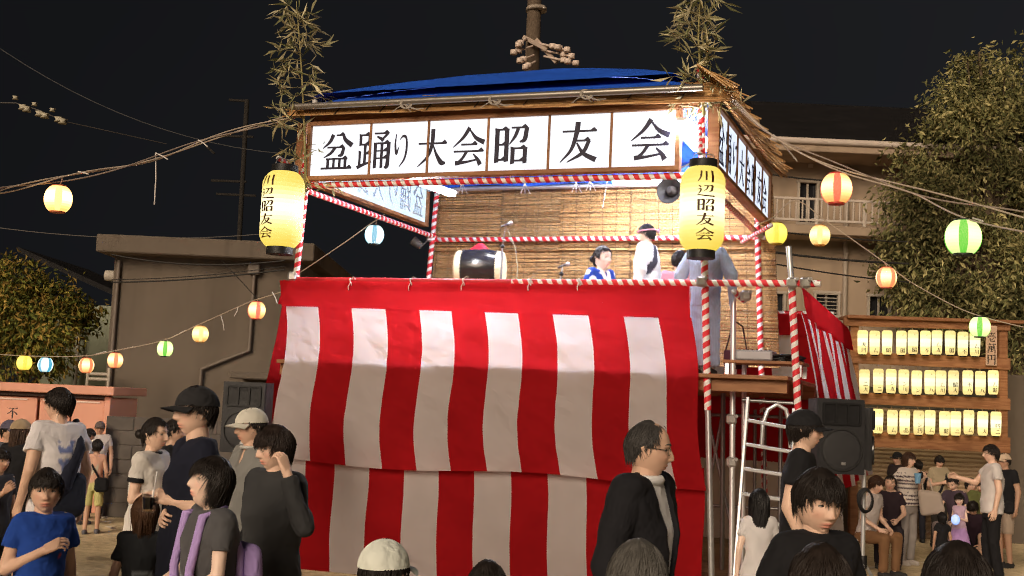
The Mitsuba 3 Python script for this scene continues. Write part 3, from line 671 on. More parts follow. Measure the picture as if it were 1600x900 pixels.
festoon([S(1.01, -0.03, 4.97), at(330, 216, 12.6), at(205, 258, 12), at(0, 298, 11), at(-300, 352, 8.5), at(-900, 420, 5.5)], 'thick bundle of cables running from the left stage corner out of the picture', 3,
        [(at(243, 239, 12.2), at(241, 320, 12.2)), (at(243, 239, 12.2), at(262, 249, 12.1)), (at(310, 219, 12.5), at(324, 229, 12.4)), (at(122, 268, 11.6), at(138, 272, 11.5))])
globe_lantern(91, 311, 11.5, 0.26, 'white', 'glaring orange white lantern on the cable at the far left above the shed', (97, 279))
low = [(438, 447, 13.2), (401, 468, 17.5), (313, 506, 19), (258, 531, 19.6), (180, 548, 20.2), (135, 556, 20.5), (71, 557, 20.8), (38, 556, 21), (-60, 550, 21)]
festoon([at(*q) for q in low], 'thin festoon cable sagging across the front of the beige building', 1,
        [(at(425, 456, 15), at(433, 474, 15)), (at(345, 493, 18.6), at(350, 516, 18.6)), (at(372, 480, 18), at(366, 494, 18)), (at(150, 553, 20.4), at(166, 549, 20.3)), (at(184, 547, 20.2), at(208, 542, 20)), (at(262, 530, 19.6), at(290, 516, 19.3))])
for (px, py, y, kd, lb, turn) in ((401, 485, 17.5, 'red', 'red striped lantern nearest the stage on the cable before the beige building', 0.2), (313, 522, 19, 'cream', 'cream lantern, second from the stage on the cable before the beige building', 0.1),
                                  (258, 545, 19.6, 'green', 'green striped lantern on the cable before the beige building', 0.0), (180, 563, 20.2, 'redpale', 'pale red lantern hung at the left corner of the beige building', 0.1),
                                  (135, 571, 20.5, 'redpale', 'pale red lantern hung above the right end of the pink shed', 0.7), (71, 570, 20.8, 'blue', 'blue and white lantern hung above the pink shed', 0.7), (38, 567, 21, 'yellow', 'yellow lantern, leftmost above the pink shed by the tree', 0.1)):
    globe_lantern(px, py, y, 0.255, kd, lb, (px, py - 17), turn)
festoon([at(470, 425, 16.5), at(540, 378, 15.5), at(588, 344, 15), at(600, 335, 14.6)], 'thin cable climbing behind the left side sign to the blue lantern', 1)
globe_lantern(585, 367, 15.2, 0.245, 'blue', 'blue striped lantern hung under the left side sign against the black sky', (588, 346))

festoon([S(-0.06, -0.02, 4.98), at(1200, 205, 11), at(1300, 256, 10.3), at(1420, 295, 9.6), at(1600, 338, 8.6), at(1900, 385, 7), at(2600, 420, 5)], 'upper festoon cable running from the right stage corner out of the picture', 2,
        [(at(1208, 210, 10.9), at(1246, 252, 10.9))])
festoon([S(-0.07, 0.0, 4.94), at(1206, 211, 10.9), at(1303, 264, 10.2), at(1440, 308, 9.4), at(1508, 341, 8.6), at(1572, 357, 8.0), at(1900, 400, 6.4)], 'lower festoon cable with the big red and green lanterns', 1, [(at(1520, 341, 8.5), at(1536, 346, 8.4))])
globe_lantern(1307, 295, 10.2, 0.265, 'red', 'big red striped lantern before the balcony of the house', (1303, 264), 0.05)
globe_lantern(1505, 371, 8.6, 0.255, 'green', 'big green striped lantern before the large tree', (1508, 342), 0.02)
festoon([at(1180, 345, 13.4), at(1205, 342, 14.2), at(1243, 313, 14.3), at(1290, 345, 14.4), at(1382, 410, 14.5), at(1430, 445, 14.6), at(1532, 494, 14.6), at(1660, 520, 14.6)], 'festoon cable sloping down from the stage across the house to the tree', 1, [(at(1268, 342, 14.4), at(1288, 344, 14.4))])
globe_lantern(1213, 365, 13.9, 0.25, 'yellow', 'yellow lantern beside the back end of the right side sign', (1207, 343))
globe_lantern(1281, 368, 14.5, 0.245, 'cream', 'cream lantern with red rims under the balcony of the house', (1288, 345))
globe_lantern(1385, 434, 14.5, 0.25, 'redpale', 'pale red lantern at the left edge of the large tree', (1382, 412), 0.75)
globe_lantern(1531, 511, 14.6, 0.25, 'green', 'small green striped lantern in front of the lantern rack', (1532, 494))

# ---------------------------------------------------------------- rack of dedication lanterns
RY = 18.5
rack = thing('lantern_rack', 'wooden rack with three rows of lit paper lanterns before the shutter', 'rack')
rp = lambda px, py, dy=0.0: at(px, py, RY + dy)
for px in (1335, 1567): put('post', bar(rp(px - 1, 500) - [0, 0, 0.0], np.array([rp(px, 700)[0], RY, 0.0]), 0.13, 0.11, (0, 1, 0), 0.006), 'mat_wood', rack)
for (y0, y1, h) in ((502, 510, 0.14), (558, 569, 0.18), (621, 632, 0.18), (684, 696, 0.24)):
    put('rail', bar(rp(1318, y0, -0.08), rp(1578, y1, -0.08), h, 0.05, (0, 1, 0), 0.005), 'mat_wood', rack)
put('roof_board', bar(rp(1318, 496, 0.05), rp(1592, 505, 0.05), 0.05, 0.5, (0, 1, 0), 0.005), 'mat_wood', rack)
rows = [(536, [1348 + 19.6 * i for i in range(10)]), (597, [1351.5 + 19.9 * i for i in range(11)]), (660, [1373 + 20.3 * i for i in range(10)])]
small = ['ni', 'mu', 'hachi', 'n', 'shina', 'dai', 'kawa', 'en', 'yu', 'sho', 'fu']
for ri, (py, xs) in enumerate(rows):
    for i, px in enumerate(xs):
        c = at(px + R.uniform(-1.6, 1.6), py + (px - 1450) * 0.012 + R.uniform(-1.2, 1.2), RY - 0.22)
        nm = ('top', 'middle', 'bottom')[ri]; n = len(xs)
        # numbered from the right end, where the rack's post stands
        ordn = ['first', 'second', 'third', 'fourth', 'fifth', 'sixth', 'seventh', 'eighth', 'ninth', 'tenth', 'eleventh'][n - 1 - i]
        k = thing('rack_lantern', f'small cream paper lantern, {ordn} from the right post in the {nm} row of the rack', 'lantern', 'lanterns on the wooden rack')
        z = np.linspace(-0.185, 0.185, 19); s = z / 0.185
        r = 0.080 * (1 - 0.10 * (0.5 - 0.5 * s) ** 1.0) * np.where(np.abs(s) > 0.8, 1 - 0.22 * ((np.abs(s) - 0.8) / 0.2) ** 2, 1)
        prof = np.stack([r + 0.001 * np.sin(np.arange(19) * math.pi), z], 1)
        w = R.uniform(0.95, 1.35)
        for b, em in enumerate(((0.80, 0.60, 0.20), (0.92, 0.74, 0.27), (1.08, 0.98, 0.56), (1.15, 1.06, 0.66), (0.95, 0.82, 0.36), (0.85, 0.66, 0.22))):
            put('paper', lathe(prof[b * 3:b * 3 + 4], 18, c), 'mat_lamp_paper', k, True, emit=np.array(em) * w, weight=0.04)
        put('base_ring', lathe([(0.001, -0.20), (0.05, -0.20), (0.05, -0.18), (0.001, -0.18)], 12, c), 'mat_black', k, 40)
        put('hook', tube([c + [0, 0, 0.18], c + [0, 0.05, 0.235]], 0.006, 5), 'mat_paint', k, True, (0.3, 0.2, 0.1))
        for q in range(R.choice((1, 2))):
            g_ = glyph(small[R.randrange(len(small))], 0.075, 0.07, 0.004)
            put('letter', bent_letter(g_, c, 0.074, prof, -0.12 + 0.085 * q, np.array([1.0, 0, 0]), 0.003), 'mat_black', k)
        if R.random() < 0.5: put('letter', bent_letter(glyph('n', 0.03, 0.03, 0.003), c, 0.078, prof, 0.12, np.array([1.0, 0, 0]), 0.003), 'mat_black', k)
k = thing('price_board', 'narrow pale wooden board with three vertical characters at the right end of the rack', 'sign')
c = at(1549, 540, RY - 0.16)
put('board', box(c, (0.17, 0.02, 0.62), ch=0.003), 'mat_paint', k, False, (0.55, 0.38, 0.26))
for i, n in enumerate(('ichi', 'man', 'en')):
    put('letter', prism(glyph(n, 0.14, 0.15, 0.002), (c + [0, -0.0105, 0.13 - 0.17 * i], np.array([1.0, 0, 0]), np.array([0, 0, 1.0])), 0.003), 'mat_paint', k, False, (0.02, 0.018, 0.015))

# ---------------------------------------------------------------- buildings
def wall_with_holes(x0, x1, z0, z1, y, holes, depth, bsdf, parent, name='wall'):
    p = sg.box(x0, z0, x1, z1)
    for h in holes: p = p.difference(sg.box(*h))
    # frame: x right, z up, out of the wall towards -y
    return put(name, prism(p, (np.array([0, y + depth, 0]), np.array([1.0, 0, 0]), np.array([0, 0, 1.0])), depth), bsdf, parent)


HY = 22.0
hx = lambda px, py=350: at(px, py, HY)[0]
hz = lambda px, py: at(px, py, HY)[2]
hs = thing('apartment_house', 'three storey beige house with dark roof and railed balcony behind the stage', 'house')
x0, x1 = hx(960), hx(1720)
wins = [(hx(1196), hz(1212, 492), hx(1228), hz(1212, 457)), (hx(1275), hz(1292, 494), hx(1312), hz(1292, 457)), (hx(1358), hz(1375, 498), hx(1392), hz(1375, 462)), (hx(1246), hz(1262, 350), hx(1276), hz(1262, 284)), (hx(1100), hz(1110, 345), hx(1150), hz(1110, 280))]
wall_with_holes(x0, x1, 0, hz(1290, 228), HY, wins, 0.25, 'mat_house', hs)
for (a, b, c_, d_) in wins:
    k = put('window', cat_mesh([box(((a + c_) / 2, HY - 0.01, zz), (c_ - a + 0.08, 0.10, 0.05), ch=0.004) for zz in (b, d_)] + [box((xx, HY - 0.012, (b + d_) / 2), (0.05, 0.10, d_ - b - 0.052), ch=0.004) for xx in (a, c_)] + [box(((a + c_) / 2, HY + 0.03, (b + d_) / 2), (0.035, 0.04, d_ - b - 0.052))]), 'mat_paint', hs, False, (0.42, 0.36, 0.29))
    put('pane', box(((a + c_) / 2, HY + 0.09, (b + d_) / 2), (c_ - a, 0.02, d_ - b)), 'mat_glass', k)
a, b, c_, d_ = wins[1]
for i in range(6): put('slat', bar((a + 0.03, HY - 0.05, b + 0.06 + i * (d_ - b - 0.1) / 5), (c_ - 0.03, HY - 0.05, b + 0.06 + i * (d_ - b - 0.1) / 5), 0.05, 0.012), 'mat_paint', hs, False, (0.45, 0.40, 0.33))
ze = at(1290, 222, HY - 1.0)[2]
put('eave', box(((x0 + x1) / 2, HY - 0.45, ze - 0.10), (x1 - x0 + 0.6, 1.1, 0.16), ch=0.01), 'mat_house', hs)
put('gutter', cyl((x0 - 0.3, HY - 1.02, ze + 0.0), (x1 + 0.3, HY - 1.02, ze + 0.0), 0.06, 10), 'mat_paint', hs, True, (0.55, 0.47, 0.4))
zr = at(1290, 163, HY + 4.5)[2]
put('roof', arr(([[x0 - 0.4, HY - 1.05, ze + 0.06], [x1 + 0.4, HY - 1.05, ze + 0.06], [x1 + 0.4, HY + 4.5, zr], [x0 - 0.4, HY + 4.5, zr], [x0 - 0.4, HY + 10, ze], [x1 + 0.4, HY + 10, ze]], [[0, 1, 2], [0, 2, 3], [3, 2, 5], [3, 5, 4]])), 'mat_roof', hs)
put('wall', box(((x0 + x1) / 2, HY + 5.1, ze / 2 - 0.1), (x1 - x0 - 0.02, 9.6, ze - 0.2)), 'mat_house', hs)
zb0, zb1 = at(1290, 352, HY - 0.8)[2], at(1290, 312, HY - 0.8)[2]
put('balcony_slab', box(((x0 + hx(1480)) / 2, HY - 0.42, zb0 - 0.09), (hx(1480) - x0, 0.84, 0.16), ch=0.01), 'mat_house', hs)
rk = put('railing', cat_mesh([bar((x0, HY - 0.8, z), (hx(1480), HY - 0.8, z), 0.05, 0.04) for z in (zb1, zb0 + 0.08)]), 'mat_paint', hs, False, (0.52, 0.45, 0.38))
xx = hx(1170)
while xx < hx(1480):
    put('baluster', cyl((xx, HY - 0.8, zb0 + 0.1), (xx, HY - 0.8, zb1 - 0.02), 0.016, 6), 'mat_paint', rk, True, (0.52, 0.45, 0.38)); xx += 0.115
for px in (1187, 1258, 1330, 1402): put('post', bar((hx(px), HY - 0.8, zb0), (hx(px), HY - 0.8, zb1 + 0.02), 0.05, 0.05), 'mat_paint', rk, False, (0.52, 0.45, 0.38))
for px in (1264, 1183): put('bracket', bar((hx(px), HY - 0.02, ze - 0.2), (hx(px), HY - 0.02, hz(px, 262)), 0.07, 0.08), 'mat_paint', hs, False, (0.5, 0.43, 0.35))
put('downpipe', cyl((hx(1320), HY - 0.08, ze - 0.2), (hx(1320), HY - 0.08, 0), 0.045, 10), 'mat_paint', hs, True, (0.34, 0.28, 0.22))
# power cables that cross before the house and the beige building
def cable(p0, p1, s, label, r=0.014, col=(0.02, 0.018, 0.016)):
    k = thing('power_cable', label, 'cable', 'power cables strung across the houses'); put('strand', tube(sag(p0, p1, s), r, 6), 'mat_paint', k, True, col)


cable(at(1150, 385, 20), at(1420, 412, 20), 0.05, 'thick black power cable crossing below the balcony of the house', 0.02)
cable(at(1150, 400, 20.2), at(1420, 441, 20.2), 0.05, 'black cable crossing low on the wall of the house')
cable(at(1150, 352, 20.2), at(1420, 378, 20.2), 0.05, 'black cable crossing right under the balcony slab')
cable(at(1150, 262, 20.2), at(1330, 284, 20.2), 0.05, 'dark cable crossing under the eave of the house')

GY = 19.4
gar = thing('garage', 'beige garage with a horizontally slatted roller shutter behind the lantern rack', 'garage')
gx = lambda px: at(px, 700, GY)[0]
gz = at(1450, 640, GY)[2]
n = 30; ms = []
for i in range(n):
    z = i * gz / n; a0 = gx(1325); a1 = gx(1562)
    ms.append(arr(([[a0, GY, z], [a1, GY, z], [a1, GY - 0.022, z + gz / n * 0.35], [a0, GY - 0.022, z + gz / n * 0.35], [a1, GY - 0.018, z + gz / n * 0.8], [a0, GY - 0.018, z + gz / n * 0.8], [a1, GY, z + gz / n * 0.96], [a0, GY, z + gz / n * 0.96]], [[0, 1, 2], [0, 2, 3], [3, 2, 4], [3, 4, 5], [5, 4, 6], [5, 6, 7]])))
put('shutter', cat_mesh(ms), 'mat_shutter', gar, kind='stuff')
put('pillar', box((gx(1592), GY + 0.1, 1.35), (gx(1618) - gx(1566), 0.4, 2.7), ch=0.01), 'mat_stucco', gar)
put('pillar', box((gx(1300), GY + 0.1, 1.35), (0.5, 0.4, 2.7), ch=0.01), 'mat_stucco', gar)
put('lintel', box((gx(1450), GY + 0.3, gz + 0.16), (gx(1640) - gx(1290), 0.5, 0.34), ch=0.01), 'mat_block', gar)
put('wall', box((gx(1450), GY + 1.0, gz / 2), (gx(1640) - gx(1290), 0.2, gz)), 'mat_block', gar)
put('wall', box((gx(1720), GY + 0.3, 1.2), (gx(1825) - gx(1622), 0.2, 2.4)), 'mat_stucco', gar)

BY = 22.0
bx_ = lambda px, py=500: at(px, py, BY)[0]
bld = thing('flat_building', 'plain beige two storey building with a flat overhanging roof slab', 'building')
xa, xb = bx_(172), bx_(466); zt = at(300, 377, BY)[2]; z2 = at(300, 404, BY)[2]
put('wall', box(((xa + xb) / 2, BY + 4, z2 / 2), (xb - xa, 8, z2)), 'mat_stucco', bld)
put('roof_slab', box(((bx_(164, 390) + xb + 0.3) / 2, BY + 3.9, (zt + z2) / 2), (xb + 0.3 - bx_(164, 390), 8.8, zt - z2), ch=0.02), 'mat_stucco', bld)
dpx = bx_(394)
pk = put('downpipe', cat_mesh([tube([(dpx, BY - 0.08, z2 - 0.02), (dpx, BY - 0.08, at(394, 548, BY)[2]), (bx_(322), BY - 0.08, at(322, 577, BY)[2]), (bx_(322), BY - 0.08, at(322, 640, BY)[2])], 0.035, 8), tube([(xa + 0.10, BY - 0.06, z2 - 0.1), (xa + 0.10, BY - 0.06, 0)], 0.04, 8)]), 'mat_paint', bld, True, (0.16, 0.13, 0.105))
put('hopper', box((dpx, BY - 0.1, z2 - 0.16), (0.22, 0.16, 0.2), ch=0.02), 'mat_paint', bld, False, (0.16, 0.13, 0.105))
put('spout', cyl((xa - 0.18, BY + 0.1, at(170, 430, BY)[2]), (xa + 0.02, BY + 0.1, at(170, 430, BY)[2]), 0.1, 12), 'mat_paint', bld, True, (0.4, 0.36, 0.3))
put('step_roof', box((bx_(430), BY - 0.5, at(430, 590, BY)[2]), (1.1, 1.0, 0.12), ch=0.02), 'mat_stucco', bld)
cable(at(175, 398, 20.5), at(445, 407, 20), 0.12, 'dark cable sagging across the top of the beige building')
cable(at(175, 441, 20.5), at(445, 421, 20), 0.05, 'dark cable rising across the wall of the beige building')
cable(at(175, 437, 20.6), at(445, 416, 20.1), 0.05, 'thin dark cable above another on the beige building', 0.008)
cable(at(345, 405, 20.5), at(405, 470, 20.5), 0.0, 'thin dark cable slanting to the downpipe of the beige building', 0.008)
cable(at(-30, 352, 24), at(450, 362, 24), 0.2, 'thin far cable in the night sky above the beige building', 0.010, (0.10, 0.09, 0.08))
cable(at(-30, 55, 30), at(440, 240, 30), 0.6, 'long faint cable falling across the night sky', 0.012, (0.05, 0.05, 0.05))

bw = thing('block_wall', 'dark concrete block wall standing between the pink shed and the stage', 'wall')
WY = 17.2; wx0 = at(160, 740, WY)[0]; r = np.random.default_rng(5)
for row in range(7):
    for c in range(9):
        xo = wx0 + c * 0.40 + (0.2 if row % 2 else 0)
        put('block', box((xo + 0.2, WY + 0.05 + r.normal(0, 0.003), row * 0.205 + 0.1), (0.388, 0.12, 0.193), ch=0.008), 'mat_block', bw)
put('mortar', box((wx0 + 1.9, WY + 0.05, 0.715), (3.8, 0.09, 1.43)), 'mat_block', bw)

PY = 17.6
sd = thing('storage_shed', 'low salmon pink storage shed with sliding doors at the left edge', 'shed')
px_ = lambda px: at(px, 700, PY)[0]
zr = at(90, 601, PY)[2]; sx0, sx1 = px_(-60), px_(168)
put('roof', box(((sx0 + sx1) / 2 + 0.02, PY + 0.62, zr - 0.06), (sx1 - sx0 + 0.14, 1.6, 0.13), ch=0.012), 'mat_shed', sd)
put('track', box(((sx0 + sx1) / 2, PY + 0.02, zr - 0.155), (sx1 - sx0 - 0.02, 0.08, 0.055)), 'mat_paint', sd, False, (0.06, 0.035, 0.028))
for (pa, pb) in ((-58, 52), (54, 104), (106, 158)):
    dk = put('door', box(((px_(pa) + px_(pb)) / 2, PY + (0.03 if pa != 54 else 0.06), (zr - 0.2) / 2), (px_(pb) - px_(pa) - 0.012, 0.03, zr - 0.21), ch=0.006), 'mat_shed', sd)
    put('rail', box(((px_(pa) + px_(pb)) / 2, PY + 0.005, zr - 0.235), ((px_(pb) - px_(pa)) * 0.72, 0.012, 0.022)), 'mat_paint', dk, False, (0.75, 0.6, 0.5))
put('post', box((px_(163), PY + 0.02, zr / 2 - 0.07), (0.09, 0.09, zr - 0.14), ch=0.008), 'mat_shed', sd)
put('wall', box(((sx0 + sx1) / 2, PY + 0.75, zr / 2 - 0.08), (sx1 - sx0 - 0.08, 1.25, zr - 0.17)), 'mat_shed', sd)
for i, n in enumerate(('fu', 'en', 'dai')):
    put('letter', prism(glyph(n, 0.17, 0.17, 0.003), (np.array([px_(14), PY + 0.0145, zr - 0.44 - 0.26 * i]), np.array([1.0, 0, 0]), np.array([0, 0, 1.0])), 0.003), 'mat_paint', sd, False, (0.03, 0.02, 0.02)) if i == 0 else None
dwx = at(150, 560, 27)
gh = thing('small_house', 'grey green house with a dark sloping roof half hidden behind the left tree', 'house')
gx0, gx1 = at(60, 540, 27)[0], at(215, 540, 27)[0]; gz = at(170, 478, 27)[2]
put('wall', box(((gx0 + gx1) / 2, 29, gz / 2), (gx1 - gx0, 4, gz)), 'mat_paint', gh, False, (0.20, 0.22, 0.15))
put('roof', arr(([[gx0 - 0.5, 26.6, gz + 1.1], [gx1 + 0.3, 26.6, gz - 0.1], [gx1 + 0.3, 31.2, gz - 0.1], [gx0 - 0.5, 31.2, gz + 1.1], [gx0 - 0.5, 26.6, gz + 1.22], [gx1 + 0.3, 26.6, gz + 0.02], [gx1 + 0.3, 31.2, gz + 0.02], [gx0 - 0.5, 31.2, gz + 1.22]], [[0, 1, 5, 4], [4, 5, 6, 7], [1, 2, 6, 5], [0, 3, 2, 1], [3, 0, 4, 7], [2, 3, 7, 6]])), 'mat_roof', gh)
put('downpipe', cyl((at(124, 510, 26.8)[0], 26.8, gz), (at(124, 510, 26.8)[0], 26.8, 0.5), 0.05, 8), 'mat_paint', gh, True, (0.35, 0.33, 0.27))
fence = thing('mesh_fence', 'pale horizontal rails beside the left corner of the beige building', 'fence')
for py in (584, 592): put('rail', cyl(at(138, py, 21.5), at(172, py + 1, 21.5), 0.03, 8), 'mat_paint', fence, True, (0.42, 0.37, 0.3))
for px in (138, 171): put('post', cyl(at(px, 575, 21.5), np.array([at(px, 575, 21.5)[0], 21.5, 0]), 0.03, 8), 'mat_paint', fence, True, (0.42, 0.37, 0.3))

# ---------------------------------------------------------------- utility poles and lines
UY = 26.0
up = thing('utility_pole', 'tall concrete utility pole with insulators rising behind the stage roof', 'utility pole')
p0 = at(834, 120, UY); p1 = at(840, -120, UY)
put('pole', cyl((p0[0], UY, 0), p1, 0.21, 18, 0.15), 'mat_concrete_pole', up, True)
for (a, b) in (((818, 58), (855, 78)), ((838, 62), (870, 98))): put('crossarm', bar(at(*a, UY - 0.3), at(*b, UY - 0.5), 0.09, 0.09), 'mat_paint', up, False, (0.34, 0.26, 0.2))
for (a, b) in (((842, 68), (872, 74)), ((842, 70), (887, 78)), ((846, 78), (894, 88)), ((850, 88), (901, 99)), ((862, 90), (888, 96)), ((832, 72), (802, 82)), ((834, 86), (812, 95)), ((836, 96), (821, 105)), ((822, 60), (810, 70))):
    a3, b3 = at(*a, UY - 0.4), at(*b, UY - 0.9)
    put('insulator', cat_mesh([cyl(a3, b3, 0.025, 6)] + [lathe([(0.001, -0.05), (0.075, -0.05), (0.075, 0.05), (0.001, 0.05)], 10, a3 + (b3 - a3) * q) for q in (0.72, 0.98)]), 'mat_paint', up, True, (0.62, 0.50, 0.42))
put('collar', cyl(at(838, 12, UY), at(838, 18, UY), 0.24, 14), 'mat_paint', up, True, (0.3, 0.25, 0.2))
put('step_bolt', cyl(at(838, 13, UY), at(851, 12, UY - 0.2), 0.02, 6), 'mat_paint', up, True, (0.5, 0.45, 0.4))
u2 = thing('utility_pole', 'dim distant utility pole with brackets above the roof of the beige building', 'utility pole')
q0, q1 = at(378, 372, 40), at(386, 156, 40); mat('mat_dim', (0.028, 0.025, 0.022), 0.9, 0.1)
put('pole', cyl((q0[0], 40, 0), q1, 0.08, 10), 'mat_dim', u2, True)
for (a, b) in (((358, 156), (387, 158)), ((338, 212), (396, 214)), ((330, 282), (385, 284)), ((338, 303), (400, 306)), ((335, 240), (322, 228))): put('crossarm', bar(at(*a, 40), at(*b, 40), 0.07, 0.07), 'mat_dim', u2)
ins = thing('overhead_line', 'overhead power line with pale insulators in the sky at the far left', 'cable')
put('strand', tube([at(-30, 160, 28), at(25, 161, 28), at(60, 172, 28), at(102, 190, 28), at(260, 225, 30)], 0.012, 6), 'mat_paint', ins, True, (0.1, 0.09, 0.08))
for (px, py, w) in ((24, 153, 0.08), (36, 168, 0.12), (42, 171, 0.12), (54, 163, 0.08), (62, 178, 0.12), (70, 181, 0.12), (82, 172, 0.08), (92, 187, 0.12), (98, 190, 0.12)):
    put('insulator', lathe([(0.001, -w * 0.5), (w * 0.9, -w * 0.45), (w * 0.6, 0), (w * 0.9, w * 0.45), (0.001, w * 0.5)], 10, at(px, py, 28)), 'mat_paint', ins, True, (0.42, 0.38, 0.28))

# ---------------------------------------------------------------- trees
def leaves(pts, size, dirs=None, seed=0, ratio=0.5, cols=((0.05, 0.075, 0.02),), bend=0.25):
    """A six-sided leaf at each point."""
    r = np.random.default_rng(seed); n = len(pts)
    d = r.normal(size=(n, 3)) if dirs is None else dirs + r.normal(size=(n, 3)) * 0.35
    d /= np.linalg.norm(d, axis=1, keepdims=True)
    s = np.cross(d, r.normal(size=(n, 3))); s /= np.linalg.norm(s, axis=1, keepdims=True); nn = np.cross(d, s)
    L = size * r.uniform(0.6, 1.3, (n, 1)); w = L * ratio * 0.5
    v = np.stack([pts, pts + d * L * 0.5 + s * w + nn * L * 0.06, pts + d * L - nn * L * bend, pts + d * L * 0.5 - s * w + nn * L * 0.06], 1).reshape(-1, 3)
    i = np.arange(n)[:, None] * 4
    f = np.vstack([i + [0, 1, 2], i + [0, 2, 3]])
    c = np.array(cols)[r.integers(len(cols), size=n)] * r.uniform(0.6, 1.35, (n, 1))
    return trimesh.Trimesh(v, f, process=False), np.repeat(c, 4, 0)


def tree(key, label, base, lobes, n, size, seed, cols, trunk_r=0.16):
    r = np.random.default_rng(seed); k = thing(key, label, 'tree'); base = np.asarray(base, float)
    mean = np.mean([q[0] for q in lobes], 0)
    top = np.array([mean[0], mean[1], max(q[0][2] for q in lobes)])
    tr = [tube([base, base + (top - base) * 0.35 + r.normal(0, 0.08, 3), base + (top - base) * 0.75, top], [trunk_r, trunk_r * 0.8, trunk_r * 0.45, trunk_r * 0.1], 12)]
    for c, rad in lobes:
        s = base + (top - base) * r.uniform(0.3, 0.6)
        tr.append(tube([s, (s + c) / 2 + r.normal(0, 0.1, 3), c + r.normal(0, 0.1, 3)], [trunk_r * 0.4, trunk_r * 0.25, trunk_r * 0.06], 8))
    put('trunk', cat_mesh(tr), 'mat_bark', k, True)
    w = np.array([np.prod(q[1]) ** (2 / 3) for q in lobes]); w = (w / w.sum() * n / 26).astype(int) + 1
    pts, dirs = [], []
    for (c, rad), m in zip(lobes, w):
        a = r.normal(size=(m, 3)); a /= np.linalg.norm(a, axis=1, keepdims=True)
        cl = np.asarray(c) + a * np.asarray(rad) * r.uniform(0.45, 1.12, (m, 1)) ** 0.7
        keep = meshkit.fbm(cl * 1.3, 2, seed) > 0.44
        cl = cl[keep]; a = a[keep]
        q = np.repeat(cl, 26, 0) + r.normal(0, 0.15, (len(cl) * 26, 3)) * [1, 1, 0.8]
        pts.append(q); dirs.append(np.repeat(a, 26, 0) * 0.5 + [0, 0, -0.45])
    pv = np.vstack(pts); m, c = leaves(pv, size, np.vstack(dirs), seed, 0.42, cols)
    c = c * np.repeat(0.6 + 0.95 * smoothstep_np(0.3, 0.7, meshkit.fbm(pv * 1.1, 3, seed + 5)), 4)[:, None]
    put('crown', m, 'mat_leaf', k, False, c, kind='stuff')


TY = 20.6
tp = lambda px, py, dy=0.0: at(px, py, TY + dy)
lob = []
for (px, py, r_, dy) in ((1500, 165, 0.55, 0.3), (1550, 140, 0.8, 0.6), (1600, 130, 0.9, 0.5), (1455, 235, 0.6, 0), (1520, 230, 0.9, 0.2), (1590, 230, 1.0, 0.3), (1440, 310, 0.62, 0), (1500, 320, 0.9, -0.2), (1580, 330, 1.0, 0.1), (1412, 375, 0.42, 0), (1450, 400, 0.7, 0.2),
                         (1520, 410, 0.9, 0), (1590, 430, 0.9, 0), (1425, 455, 0.45, 0.2), (1470, 470, 0.6, -0.1), (1540, 480, 0.7, 0.1), (1600, 500, 0.7, 0), (1660, 300, 1.4, 0.5), (1660, 450, 1.2, 0.5), (1610, 560, 0.45, -0.3), (1390, 430, 0.28, 0), (1500, 105, 0.22, 0.2), (1580, 88, 0.35, 0.3)):
    lob.append((tp(px, py, dy), (r_, r_ * 0.9, r_ * 0.85)))
tree('large_tree', 'large dense evergreen tree rising behind the lantern rack at the right edge', (tp(1585, 600)[0], TY, 0), lob, 52000, 0.115, 21, ((0.25, 0.23, 0.10), (0.17, 0.17, 0.07), (0.36, 0.32, 0.15), (0.11, 0.115, 0.05)), 0.2)
lob = []
for (px, py, r_, dy) in ((20, 440, 0.55, 0), (55, 470, 0.6, 0.2), (90, 480, 0.5, 0.3), (15, 500, 0.7, 0), (60, 520, 0.6, -0.2), (105, 510, 0.45, 0.3), (20, 560, 0.6, 0), (-40, 480, 1.0, 0.2), (75, 555, 0.4, 0), (125, 485, 0.3, 0.4)):
    lob.append((at(px, py, 23.5 + dy), (r_, r_, r_ * 0.85)))
tree('garden_tree', 'small yellowish green tree behind the pink shed at the left edge', (at(30, 600, 23.5)[0], 23.5, 0), lob, 13000, 0.13, 22, ((0.26, 0.23, 0.05), (0.13, 0.15, 0.035), (0.32, 0.22, 0.06), (0.07, 0.08, 0.025)), 0.11)


